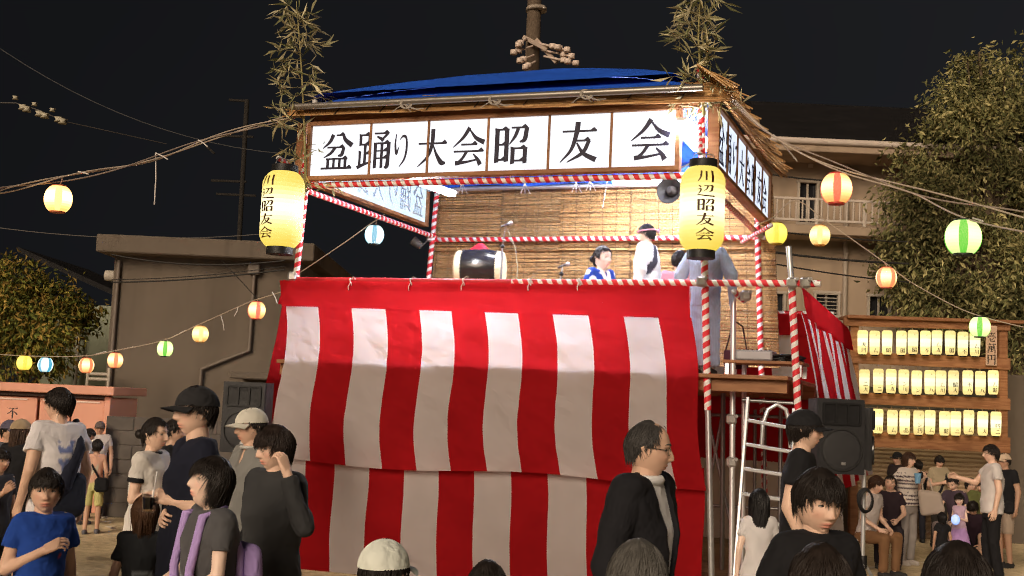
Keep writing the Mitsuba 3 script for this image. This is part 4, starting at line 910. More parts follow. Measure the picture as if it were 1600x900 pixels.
def bamboo(key, label, pts, seed, spread):
    r = np.random.default_rng(seed); k = thing(key, label, 'bamboo branch')
    P = np.array(pts); put('culm', tube(P, np.linspace(0.016, 0.004, len(P)), 8), 'mat_paint', k, True, (0.30, 0.26, 0.10))
    tw, lp, ld = [], [], []
    for i in range(56):
        t = (i + r.uniform(0, 1)) / 60; j = t * (len(P) - 1); a = int(min(j, len(P) - 2)); b = P[a] + (P[a + 1] - P[a]) * (j - a)
        ang = r.uniform(0, 2 * math.pi); L = spread * (1 - 0.45 * t) * r.uniform(0.45, 1.1)
        d = np.array([math.cos(ang), math.sin(ang) * 0.8, r.uniform(0.0, 0.75)])
        q = np.array([b + d * L * s - np.array([0, 0, 0.42]) * L * s * s * r.uniform(0.5, 1.6) for s in np.linspace(0, 1, 5)])
        tw.append(tube(q, np.linspace(0.0045, 0.0015, 5), 4))
        for s in range(r.integers(5, 11)):
            u = r.uniform(0.35, 1.0); jj = u * 4; a2 = int(min(jj, 3)); lp.append(q[a2] + (q[a2 + 1] - q[a2]) * (jj - a2))
            ld.append((q[-1] - q[0]) / (L + 1e-6) * 0.6 + r.normal(0, 0.6, 3) + [0, 0, -0.15])
    put('twig', cat_mesh(tw), 'mat_paint', k, True, (0.30, 0.25, 0.11))
    m, c = leaves(np.array(lp), 0.18, np.array(ld), seed, 0.095, ((0.58, 0.51, 0.30), (0.45, 0.42, 0.23), (0.66, 0.60, 0.40), (0.26, 0.27, 0.13)), 0.12)
    put('foliage', m, 'mat_leaf', k, False, c, kind='stuff')


bamboo('bamboo_branch', 'dry leafy bamboo branch tied upright to the left corner post', [F(478, 300, -0.04), F(476, 210, -0.05), F(472, 120, -0.05), F(467, 50, -0.06), F(463, 2, -0.07)], 5, 0.44)
bamboo('bamboo_branch', 'dry leafy bamboo branch tied upright to the right corner post', [F(1100, 180, -0.05), F(1094, 110, -0.05), F(1091, 60, -0.05), F(1093, 10, -0.06), F(1100, -50, -0.08)], 6, 0.36)
# ---------------------------------------------------------------- props on and by the stage
def loudspeaker(c, w, h, dp, yaw, label, tilt=0.0):
    """c: centre of the front face; the box faces -y turned by yaw."""
    k = thing('loudspeaker', label, 'loudspeaker')
    ax = np.array([math.cos(yaw), math.sin(yaw), 0]); bk = np.array([-math.sin(yaw), math.cos(yaw), 0]); up = np.array([0, 0, 1.0])
    if tilt: up = up * math.cos(tilt) + bk * math.sin(tilt); bk = np.cross(up, ax)
    rot = np.stack([ax, bk, up], 1); L = lambda x, z, y=0.0: c + ax * x + up * z + bk * y
    pts = [L(sx * w / 2 * q, sz * h / 2, y) for sx in (-1, 1) for sz in (-1, 1) for y, q in ((0.0, 0.96), (0.02, 1.0), (dp * 0.6, 1.0), (dp, 0.68))]
    put('cabinet', arr(m3.Manifold.hull_points(np.array(pts))), 'mat_paint', k, False, (0.022, 0.022, 0.024))
    nrm = -bk
    def disc_(r0, x, z, prof):
        g = lathe(prof, 32); v = g.vertices
        return trimesh.Trimesh(L(0, 0) + np.outer(v[:, 0] + x, ax) + np.outer(v[:, 1] + z, up) + np.outer(v[:, 2], nrm), g.faces, process=False)
    rr = w * 0.40
    put('grille', disc_(rr, 0, -h * 0.18, [(0.001, 0.012), (rr * 0.9, 0.010), (rr, 0.002)]), 'mat_paint', k, True, (0.030, 0.030, 0.032))
    put('ring', disc_(rr, 0, -h * 0.18, [(rr, 0.001), (rr, 0.016), (rr * 1.06, 0.016), (rr * 1.06, 0.001)]), 'mat_gloss', k, 30, (0.03, 0.03, 0.03))
    hw, hh = w * 0.36, h * 0.13
    put('horn', cat_mesh([arr(([L(-hw, h * .3 - hh, -.004), L(hw, h * .3 - hh, -.004), L(hw, h * .3 + hh, -.004), L(-hw, h * .3 + hh, -.004), L(-hw * .35, h * .3 - hh * .5, -0.001), L(hw * .35, h * .3 - hh * .5, -0.001), L(hw * .35, h * .3 + hh * .5, -0.001), L(-hw * .35, h * .3 + hh * .5, -0.001)],
        [[0, 1, 5, 4], [1, 2, 6, 5], [2, 3, 7, 6], [3, 0, 4, 7], [4, 5, 6, 7]]))] + [bar(L(-hw * 1.06, h * .3 + s * hh * 1.06, -0.008), L(hw * 1.06, h * .3 + s * hh * 1.06, -0.008), 0.016, 0.016) for s in (-1, 1)] + [bar(L(s * hw * 1.06, h * .3 - hh, -0.008), L(s * hw * 1.06, h * .3 + hh, -0.008), 0.016, 0.016) for s in (-1, -0.33, 0.33, 1)]), 'mat_paint', k, False, (0.008, 0.008, 0.009))
    put('badge', box(L(w * 0.03, -h * 0.36, -0.014), (w * 0.09, 0.006, w * 0.06), rot, 0.002), 'mat_steel', k, False, (0.5, 0.5, 0.5))
    return k


loudspeaker(at(1315, 682, 9.6), 0.40, 0.60, 0.36, 0.10, 'black loudspeaker facing the crowd on a stand beside the ladder', 0.03)
loudspeaker(at(1363, 686, 10.0), 0.28, 0.52, 0.30, 1.25, 'black loudspeaker turned to the right, half hidden behind another loudspeaker')
loudspeaker(at(379, 652, 11.2), 0.42, 0.66, 0.38, -0.12, 'dark loudspeaker behind the men in caps at the left of the stage')
def tripod(top, ground_xy, label, spread=0.5):
    k = thing('speaker_stand', label, 'stand'); g0 = np.array([ground_xy[0], ground_xy[1], 0.0])
    put('pole', cyl(g0 + [0, 0, 0.25], np.array([g0[0], g0[1], top]), 0.018, 10), 'mat_steel', k, True, ALU)
    put('collar', cyl(g0 + [0, 0, 0.66], g0 + [0, 0, 0.76], 0.035, 12), 'mat_black', k, True)
    for a in (0.3, 2.4, 4.5):
        d = np.array([math.cos(a), math.sin(a), 0]) * spread
        put('leg', cyl(g0 + [0, 0, 0.72], g0 + d + [0, 0, 0.015], 0.014, 8), 'mat_steel', k, True, ALU)
        put('brace', cyl(g0 + [0, 0, 0.28], g0 + d * 0.55 + [0, 0, 0.33], 0.009, 6), 'mat_steel', k, True, ALU)
q = at(1350, 740, 9.8); tripod(1.45, q, 'silver tripod stand under the black loudspeakers by the ladder')
q = at(379, 720, 11.4); tripod(1.4, q, 'tripod stand under the dark loudspeaker at the left of the stage')
k = thing('cable_coil', 'coil of dark cable hung on the loudspeaker stand', 'cable')
c = at(1352, 782, 9.7); put('coil', cat_mesh([tube(c + np.array([[(0.045 + 0.005 * q) * math.cos(a) * (1 + 0.12 * math.sin(2 * a + q)), -0.03 + 0.012 * q, (0.08 + 0.006 * q) * math.sin(a)] for a in np.linspace(0, 2 * math.pi, 30)]), 0.007, 6) for q in range(4)]), 'mat_black', k, True)

# ladder
lad = thing('ladder', 'silver aluminium ladder with a rounded top leaning against the stage', 'ladder')
LY0, LY1 = 10.1, 10.9
a0, a1 = at(1140, 1000, LY0), at(1169, 622, LY1); b0, b1 = at(1236, 1000, LY0 - 0.25), at(1240, 640, LY1 - 0.25)
a0 = a0 + (a1 - a0) * ((0.02 - a0[2]) / (a1[2] - a0[2])); b0 = b0 + (b1 - b0) * ((0.02 - b0[2]) / (b1[2] - b0[2]))
for p, q_ in ((a0, a1), (b0, b1)): put('side_rail', bar(p, q_, 0.028, 0.065, ch=0.005), 'mat_steel', lad, False, ALU)
for i in range(9):
    t = 0.90 - i * 0.108
    put('rung', bar(a0 + (a1 - a0) * t, b0 + (b1 - b0) * (t + 0.012), 0.045, 0.032, ch=0.005), 'mat_steel', lad, False, ALU)
m = [at(1190, 700, 11.1), at(1192, 662, 11.1), at(1200, 640, 11.1), at(1214, 632, 11.1), at(1228, 640, 11.1), at(1234, 662, 11.1), at(1235, 700, 11.1)]
put('handle', tube(m, 0.02, 10), 'mat_steel', lad, True, ALU)

# drum
DV = 0.52
drum = thing('taiko_drum', 'black barrel drum with pale skins lying on its side on the stage', 'drum')
dc = F(750, 420, DV); da = SA * 0.97 + SB * 0.2; da /= np.linalg.norm(da)
def on_axis(mesh, c, d):
    a, b, dd = frame_of(d); v = mesh.vertices
    return trimesh.Trimesh(c + np.outer(v[:, 0], a) + np.outer(v[:, 1], b) + np.outer(v[:, 2], dd), mesh.faces, process=False)
Lb, rd = 0.25, 0.20
zz = np.linspace(-Lb, Lb, 21)
put('barrel', on_axis(lathe(np.stack([rd + 0.045 * (1 - (zz / Lb) ** 2), zz], 1), 40), dc, da), 'mat_gloss', drum, True, (0.014, 0.012, 0.011))
for s in (-1, 1):
    put('drum_skin', on_axis(lathe([(0.001, s * (Lb + 0.05)), (rd * 0.97, s * (Lb + 0.045)), (rd + 0.015, s * (Lb + 0.02)), (rd + 0.012, s * (Lb - 0.07))], 40), dc, da), 'mat_paint', drum, 40, (0.62, 0.52, 0.34))
    put('stud', cat_mesh([trimesh.Trimesh(trimesh.creation.icosphere(1, 0.011).vertices + on_axis(trimesh.Trimesh([[ (rd + 0.02) * math.cos(a), (rd + 0.02) * math.sin(a), s * (Lb - 0.045)]], [[0, 0, 0]], process=False), dc, da).vertices[0], trimesh.creation.icosphere(1, 0.011).faces, process=False) for a in np.linspace(0, 6.283, 30)[:-1]]), 'mat_gloss', drum, True, (0.02, 0.02, 0.02))
put('stand', cat_mesh([bar(dc + da * s * 0.17 - [0, 0, 0.18] + SB * q * 0.2, [*(dc + da * s * 0.17 + SB * q * 0.3)[:2], ZF], 0.05, 0.05) for s in (-1, 1) for q in (-1, 1)] + [bar(dc - [0, 0, 0.25] + da * s * 0.17 - SB * 0.25, dc - [0, 0, 0.25] + da * s * 0.17 + SB * 0.25, 0.05, 0.05) for s in (-1, 1)]), 'mat_wood', drum)
rc = thing('red_cloth', 'bright red folded cloth lying on top of the drum', 'cloth')
pp = dc + [0, 0, rd + 0.055] - da * 0.02
put('cloth', arr(m3.Manifold.hull_points(np.array([pp + da * x + SB * y + np.array([0, 0, z]) for x, y, z in ((-.09, -.07, -.03), (.09, -.08, -.03), (.1, .05, -.01), (-.07, .06, -.01), (0, -.03, .05), (.03, .02, .06), (-.03, 0, .045), (.02, -.1, -.05))]))), 'mat_cloth', rc, False, (0.72, 0.02, 0.04))

def mic_stand(base, joint, tipp, label, cable=True):
    k = thing('microphone_stand', label, 'microphone stand')
    put('pole', cyl([base[0], base[1], ZF], joint, 0.011, 8), 'mat_steel', k, True, (0.25, 0.25, 0.27))
    put('base', lathe([(0.001, 0), (0.13, 0), (0.12, 0.02), (0.001, 0.03)], 20, (base[0], base[1], ZF)), 'mat_black', k, 40)
    d = (tipp - joint) / np.linalg.norm(tipp - joint)
    put('boom', cyl(joint - d * 0.12, tipp, 0.008, 8), 'mat_steel', k, True, (0.55, 0.55, 0.57))
    put('clutch', trimesh.Trimesh(trimesh.creation.icosphere(2, 0.025).vertices + joint, trimesh.creation.icosphere(2, 0.025).faces, process=False), 'mat_black', k, True)
    mk = thing('microphone', label.replace('stand', 'held in its stand', 1).replace('boom', 'grey'), 'microphone')
    e = tipp + d * 0.01 + SA * 0.05; s = tipp - SA * 0.06 - [0, 0, 0.03]
    put('handle', cyl(s, e, 0.011, 10, 0.015), 'mat_paint', mk, True, (0.05, 0.05, 0.06))
    put('head', trimesh.Trimesh(trimesh.creation.icosphere(2, 0.026).vertices * 1.0 + e, trimesh.creation.icosphere(2, 0.026).faces, process=False), 'mat_steel', mk, True, (0.5, 0.5, 0.55))
    if cable: put('cord', tube([s, s + [0.06, 0, 0.0], joint + SA * 0.16 - [0, 0, 0.02], joint + SA * 0.20 - [0, 0, 0.25], [*(joint + SA * 0.16)[:2], ZF]], 0.005, 6), 'mat_paint', mk, True, (0.4, 0.4, 0.3))
jb = F(785, 385, 0.38); mic_stand(jb, jb, F(791, 350, 0.33), 'tall microphone stand with boom before the drum')
j2 = F(877, 428, 0.3); mic_stand(F(870, 500, 0.32), j2, F(880, 414, 0.3), 'short microphone stand in the middle of the stage', False)
hn = thing('horn_speaker', 'round grey horn loudspeaker hung under the roof beside the right yellow lantern', 'loudspeaker')
hc = F(1046, 297, 0.30)
hd = -SB * 0.95 - SA * 0.25; hd /= np.linalg.norm(hd)
put('bell', on_axis(lathe([(0.02, -0.2), (0.05, -0.16), (0.09, -0.06), (0.145, 0.0), (0.15, 0.008), (0.14, 0.006), (0.09, -0.04), (0.055, -0.09)], 36), hc, hd), 'mat_paint', hn, 40, (0.05, 0.045, 0.04))
put('cone', on_axis(lathe([(0.001, 0.02), (0.03, 0.015), (0.055, -0.03), (0.06, -0.09)], 24), hc, hd), 'mat_paint', hn, 40, (0.07, 0.062, 0.055))
put('bracket', tube([hc + [0, 0.1, 0.0], hc + [0.0, 0.1, 0.2], S(0.06, 0.3, ZB + 0.3)], 0.012, 6), 'mat_steel', hn, True, (0.3, 0.3, 0.3))
sp = thing('spot_lamp', 'small dark lamp housing clamped to the back left post of the stage', 'lamp')
c = F(656, 380, 0.98); put('housing', cat_mesh([cyl(c + [-0.10, 0, 0.04], c + [0.03, 0, -0.05], 0.07, 14, 0.05), cyl(c + [0.03, 0, -0.04], c + [0.12, 0, 0.06], 0.012, 8)]), 'mat_paint', sp, True, (0.06, 0.055, 0.05))

# mixer table on the platform, and the bag
mt = thing('equipment_table', 'low wooden table holding sound equipment at the top of the ladder', 'table')
tc = F(1197, 590, 0.16); tc[2] = ZF + 0.14; rot = np.stack([SA, SB, [0, 0, 1.0]], 1)
put('table_top', box(tc, (0.78, 0.5, 0.03), rot, 0.004), 'mat_wood', mt)
for s in (-1, 1):
    for q in (-1, 1): put('leg', box(tc + SA * s * 0.35 + SB * q * 0.21 - [0, 0, 0.075], (0.04, 0.04, 0.12), rot), 'mat_steel', mt, False, ALU)
mx = thing('sound_mixer', 'grey sound mixer box with knobs on the equipment table', 'mixer')
mc = tc + [0, 0, 0.07] - SA * 0.12
put('case', box(mc, (0.40, 0.34, 0.10), rot, 0.01), 'mat_paint', mx, False, (0.22, 0.22, 0.23))
put('panel', box(mc - SB * 0.172, (0.36, 0.006, 0.07), rot), 'mat_paint', mx, False, (0.35, 0.35, 0.37))
for i in range(8): put('knob', cyl(mc + SA * (-0.15 + 0.043 * i) + [0, 0, 0.05], mc + SA * (-0.15 + 0.043 * i) + [0, 0, 0.065], 0.01, 8), 'mat_black', mx, True)
ck = thing('cable_heap', 'dark heap of cables beside the sound mixer', 'cable')
c2 = tc + SA * 0.24 + [0, 0, 0.03]; rr_ = np.random.default_rng(8)
put('cord', tube(c2 + np.cumsum(rr_.normal(0, 0.02, (200, 3)), 0) * [0.35, 0.35, 0.0] + np.stack([0.12 * np.sin(np.arange(200) * .33), 0.10 * np.cos(np.arange(200) * .29), 0.05 * np.abs(np.sin(np.arange(200) * 0.13))], 1), 0.010, 6), 'mat_black', ck, True)
bg = thing('shoulder_bag', 'dark brown shoulder bag hanging by its strap inside the stage opening', 'bag')
bc = F(1150, 562, 0.22)
put('body', box(bc, (0.24, 0.09, 0.19), rot, 0.025), 'mat_cloth', bg, False, (0.06, 0.02, 0.03))
put('flap', box(bc - SB * 0.047 + [0, 0, 0.035], (0.235, 0.014, 0.11), rot, 0.005), 'mat_cloth', bg, False, (0.085, 0.028, 0.04))
put('strap', tube([bc - SA * 0.11 + [0, 0, 0.08], bc - SA * 0.03 + [0, 0, 0.42], F(1146, 500, 0.11), bc + SA * 0.06 + [0, 0, 0.34], bc + SA * 0.11 + [0, 0, 0.08]], 0.008, 6), 'mat_cloth', bg, True, (0.05, 0.02, 0.025))
put('patch', box(bc - SB * 0.056 + SA * 0.06 + [0, 0, 0.0], (0.06, 0.006, 0.05), rot), 'mat_cloth', bg, False, (0.45, 0.4, 0.38))

# ---------------------------------------------------------------- people
_ICO = {}
def ico(n):
    if n not in _ICO:
        s = trimesh.creation.icosphere(n); _ICO[n] = (np.array(s.vertices), np.array(s.faces))
    return _ICO[n]


def gs(x, s): return np.exp(-(x / s) ** 2)


def head_shape(d, fem=0.0, child=0.0):
    """Unit directions -> a head: x to its right, y forward, z up; chin to crown 0.235 m, centred between."""
    x, y, z = (d * [0.076, 0.095, 0.1175]).T.copy()
    t = np.clip(-z / 0.1175, 0, 1); jaw = 0.34 - 0.05 * child + 0.05 * fem
    x *= 1 - jaw * t ** 1.7 + 0.05 * child * (1 - t) * (z < 0)
    y = np.where(y < 0, y * (1 - 0.52 * t ** 1.2), y * (1 - 0.10 * t ** 2))
    f = smoothstep_np(0.25, 0.75, d[:, 1])
    y = y - f * 0.006 * gs(z - 0.0, 0.05) * (np.abs(x) < 0.2)
    ax = np.abs(x); k = 1 - 0.35 * child
    prof = np.where(z > -0.030, smoothstep_np(0.028, -0.027, z), smoothstep_np(-0.046, -0.032, z))
    y = y + f * (0.021 * k * gs(x, 0.0115 + 0.004 * smoothstep_np(0.0, -0.028, z)) * prof + 0.0065 * gs(ax - 0.011, 0.008) * gs(z + 0.031, 0.008))
    y = y - f * (0.0085 * gs(ax - 0.031, 0.015) * gs(z - 0.006, 0.011)) + f * 0.005 * k * (1 - 0.5 * fem) * gs(ax - 0.030, 0.026) * gs(z - 0.027, 0.009)
    y = y + f * (0.004 * gs(ax - 0.042, 0.018) * gs(z + 0.022, 0.018) + 0.0065 * gs(x, 0.020) * gs(z + 0.0575, 0.0055) + 0.0065 * gs(x, 0.017) * gs(z + 0.0695, 0.0055) - 0.003 * gs(x, 0.024) * gs(z + 0.0635, 0.003) + 0.007 * gs(x, 0.018) * gs(z + 0.098, 0.014) - 0.003 * gs(x, 0.02) * gs(z + 0.082, 0.007))
    x = x * (1 - 0.05 * gs(z - 0.035, 0.03) * f)
    return np.stack([x, y, z], 1)


def smoothstep_np(a, b, x):
    t = np.clip((x - a) / (b - a), 0, 1); return t * t * (3 - 2 * t)


SPH = {}
def sphere_pts(c, r, n=10):
    if n not in SPH:
        SPH[n] = np.array(ico(1)[0]) if n <= 12 else np.array(ico(2)[0])
    return SPH[n] * r + np.asarray(c)


def hull(*pts): return m3.Manifold.hull_points(np.vstack(pts).astype(float))


def bone(p0, r0, p1, r1, n=13): return hull(sphere_pts(p0, r0, n), sphere_pts(p1, r1, n))


def ring(c, rx, ry, ax=(1, 0, 0), ay=(0, 1, 0), n=24):
    g = np.arange(n) * 2 * np.pi / n
    return np.asarray(c) + np.outer(np.cos(g) * rx, ax) + np.outer(np.sin(g) * ry, ay)


def solid(parts, edge, it=8, wr=0.0, seed=0):
    m = m3.Manifold.batch_boolean(parts, m3.OpType.Add).refine_to_length(edge)
    t = arr(m); t = trimesh.Trimesh(t.vertices, t.faces, process=True)
    trimesh.smoothing.filter_taubin(t, 0.5, 0.53, it)
    if wr:
        v = t.vertices; n = t.vertex_normals
        a = meshkit.fbm(v * [7, 7, 15] + [seed, 2 * seed, v[:, :1].mean() * 0], 3, seed % 90) - 0.5
        b = meshkit.noise(np.stack([v[:, 0] * 9 + v[:, 2] * 14, v[:, 1] * 9 - v[:, 2] * 8, v[:, 2] * 0 + seed], 1), seed % 70) - 0.5
        t.vertices = v + n * ((a * 1.3 + b * 0.8) * wr)[:, None]
    return t


def rot_axis(ax, a):
    ax = np.asarray(ax, float); ax = ax / np.linalg.norm(ax); K = np.array([[0, -ax[2], ax[1]], [ax[2], 0, -ax[0]], [-ax[1], ax[0], 0]])
    return np.eye(3) + math.sin(a) * K + (1 - math.cos(a)) * K @ K


def hand(wrist, d, nrm, s, side, curl=0.5, spread=0.09):
    """palm, four bent fingers and a thumb; d: towards the fingers, nrm: out of the palm, side: +1 right hand."""
    d = np.asarray(d, float); d /= np.linalg.norm(d); nrm = np.asarray(nrm, float); nrm = nrm - d * (nrm @ d); nrm /= np.linalg.norm(nrm)
    w = np.cross(d, nrm) * side                     # towards the thumb
    P = lambda a, b, c=0.0: np.asarray(wrist) + (d * a + w * b + nrm * c) * s
    out = [hull(*[sphere_pts(P(a, b, 0.0), r * s, 10) for a, b, r in ((0.0, 0.018, 0.020), (0.0, -0.016, 0.019), (0.085, 0.032, 0.0125), (0.088, 0.010, 0.013), (0.085, -0.012, 0.0125), (0.076, -0.032, 0.011))])]
    for i, (b, L, r) in enumerate(((0.032, 0.072, 0.0088), (0.011, 0.080, 0.0092), (-0.011, 0.074, 0.0088), (-0.031, 0.060, 0.0078))):
        p = np.array([0.088 - 0.004 * abs(i - 1), b, 0.0]); a = curl * 0.55; off = (1.5 - i) * spread
        for j, f in enumerate((0.45, 0.31, 0.24)):
            q = p + np.array([math.cos(a), math.sin(off) * 0.5, math.sin(a)]) * L * f
            out.append(hull(sphere_pts(P(*p), r * s * (1 - 0.10 * j), 10), sphere_pts(P(*q), r * s * (0.92 - 0.10 * j), 10))); p = q; a += curl * 0.85
    p = np.array([0.022, 0.026, 0.006])
    for q, r0, r1 in (((0.055, 0.055, 0.020), 0.016, 0.0115), ((0.082, 0.060, 0.020 + 0.02 * curl), 0.0112, 0.0100), ((0.105, 0.054, 0.024 + 0.035 * curl), 0.0100, 0.0082)):
        out.append(hull(sphere_pts(P(*p), r0 * s, 10), sphere_pts(P(*q), r1 * s, 10))); p = q
    return out


HAIR = {
 # zend: front, side, back; length below the skull; n locks; colour
 'short': dict(front=0.050, side=-0.010, back=-0.070, n=230, lift=0.014),
 'crop': dict(front=0.066, side=-0.002, back=-0.062, n=210, lift=0.006),
 'boy': dict(front=0.030, side=-0.022, back=-0.066, n=260, lift=0.014),
 'mop': dict(front=0.020, side=-0.040, back=-0.075, n=280, lift=0.020),
 'bob': dict(front=0.028, side=-0.105, back=-0.125, n=300, lift=0.016),
 'long': dict(front=0.040, side=-0.26, back=-0.34, n=330, lift=0.014),
 'tied': dict(front=0.078, side=-0.004, back=-0.066, n=240, lift=0.004),
 'bald': dict(front=0.100, side=0.006, back=-0.058, n=200, lift=0.002),
}


def hair_mesh(style, seed, fem, child, under_cap=False, col=(0.016, 0.012, 0.010), near=False):
    h = HAIR[style]; r = np.random.default_rng(seed)
    def zend(ph):
        a = np.abs(ph) / math.pi - (0.06 if style in ('bob', 'long') else 0.0)
        if style == 'bald': return np.where(a < 0.24, 0.125, np.where(a < 0.46, 0.125 + (h['side'] - 0.125) * smoothstep_np(0.24, 0.46, a), h['side'] + (h['back'] - h['side']) * smoothstep_np(0.50, 0.80, a)))
        return np.where(a < 0.30, h['front'] + (0.0) * a, np.where(a < 0.44, h['front'] + (h['side'] - h['front']) * smoothstep_np(0.30, 0.44, a), h['side'] + (h['back'] - h['side']) * smoothstep_np(0.50, 0.80, a)))
    V, Fc = ico(4); v = head_shape(V, fem, child)
    ph = np.arctan2(v[:, 0], v[:, 1]); hide = smoothstep_np(-0.008, 0.010, v[:, 2] - np.maximum(zend(ph), -0.082) - 0.004)
    keep = hide > 0.02
    sh = v * (1 + (0.035 if style in ('bald', 'crop') else 0.07) * hide[:, None]) + [0, -0.001, 0.002]
    sh += (meshkit.fbm(np.stack([ph * 9, v[:, 2] * 10, v[:, 2] * 0], 1), 3, seed % 50)[:, None] - 0.5) * 0.010 * hide[:, None] * V
    fk = Fc[keep[Fc].all(1)]
    ms = [trimesh.Trimesh(sh, fk, process=False)]; ms[0].remove_unreferenced_vertices()
    R0 = np.array([0.0785, 0.0965, 0.1185]); n = int(h['n'] * (3.2 if near else 1.0) * (0.5 if under_cap else 1))
    for i in range(n):
        p = r.uniform(-math.pi, math.pi); ze = float(zend(np.array(p))) + r.normal(0, 0.013)
        if ze > 0.098: continue
        z0 = r.uniform(min(0.035 if ze < 0.03 else ze + 0.02, 0.1), 0.108)
        if under_cap: z0 = min(z0, 0.035); 
        if under_cap and ze > 0.02: continue
        zs = np.linspace(z0, ze, 7); u = np.linspace(0, 1, 7)
        hr = np.where(zs > 0.004, np.sqrt(np.maximum(0.02, 1 - ((zs - 0.004) / 0.119) ** 2)), 1 - np.minimum(0.22 if ze > -0.14 else 0.06, 2.2 * np.abs(zs - 0.004)) * (1.0 if h['back'] > -0.2 else 0.25))
        lf = 1.055 + h['lift'] * 5 * r.uniform(0.2, 1.0) * np.sin(u * math.pi * 0.8) + r.uniform(0, 0.045)
        pp = p + r.normal(0, 0.22) * u ** 1.2 + 0.10 * u
        pts = np.stack([np.sin(pp) * hr * R0[0] * lf, np.cos(pp) * hr * R0[1] * lf, zs], 1)
        if h['lift'] > 0.01: pts[:, 2] += 0.010 * np.sin(u * math.pi) * r.uniform(0, 1)
        w = r.uniform(0.0013, 0.0032) * (1 if near else 2) * (1.3 if ze < -0.1 else 1)
        ms.append(tube(pts, w * np.array([0.5, 1, 1.05, 1.0, 0.85, 0.6, 0.12]), 3, caps=False))
    m = cat_mesh(ms)
    c = np.tile(np.array(col), (len(m.vertices), 1)) * (0.7 + 0.7 * meshkit.noise(m.vertices * 60, 3))[:, None]
    return m, c


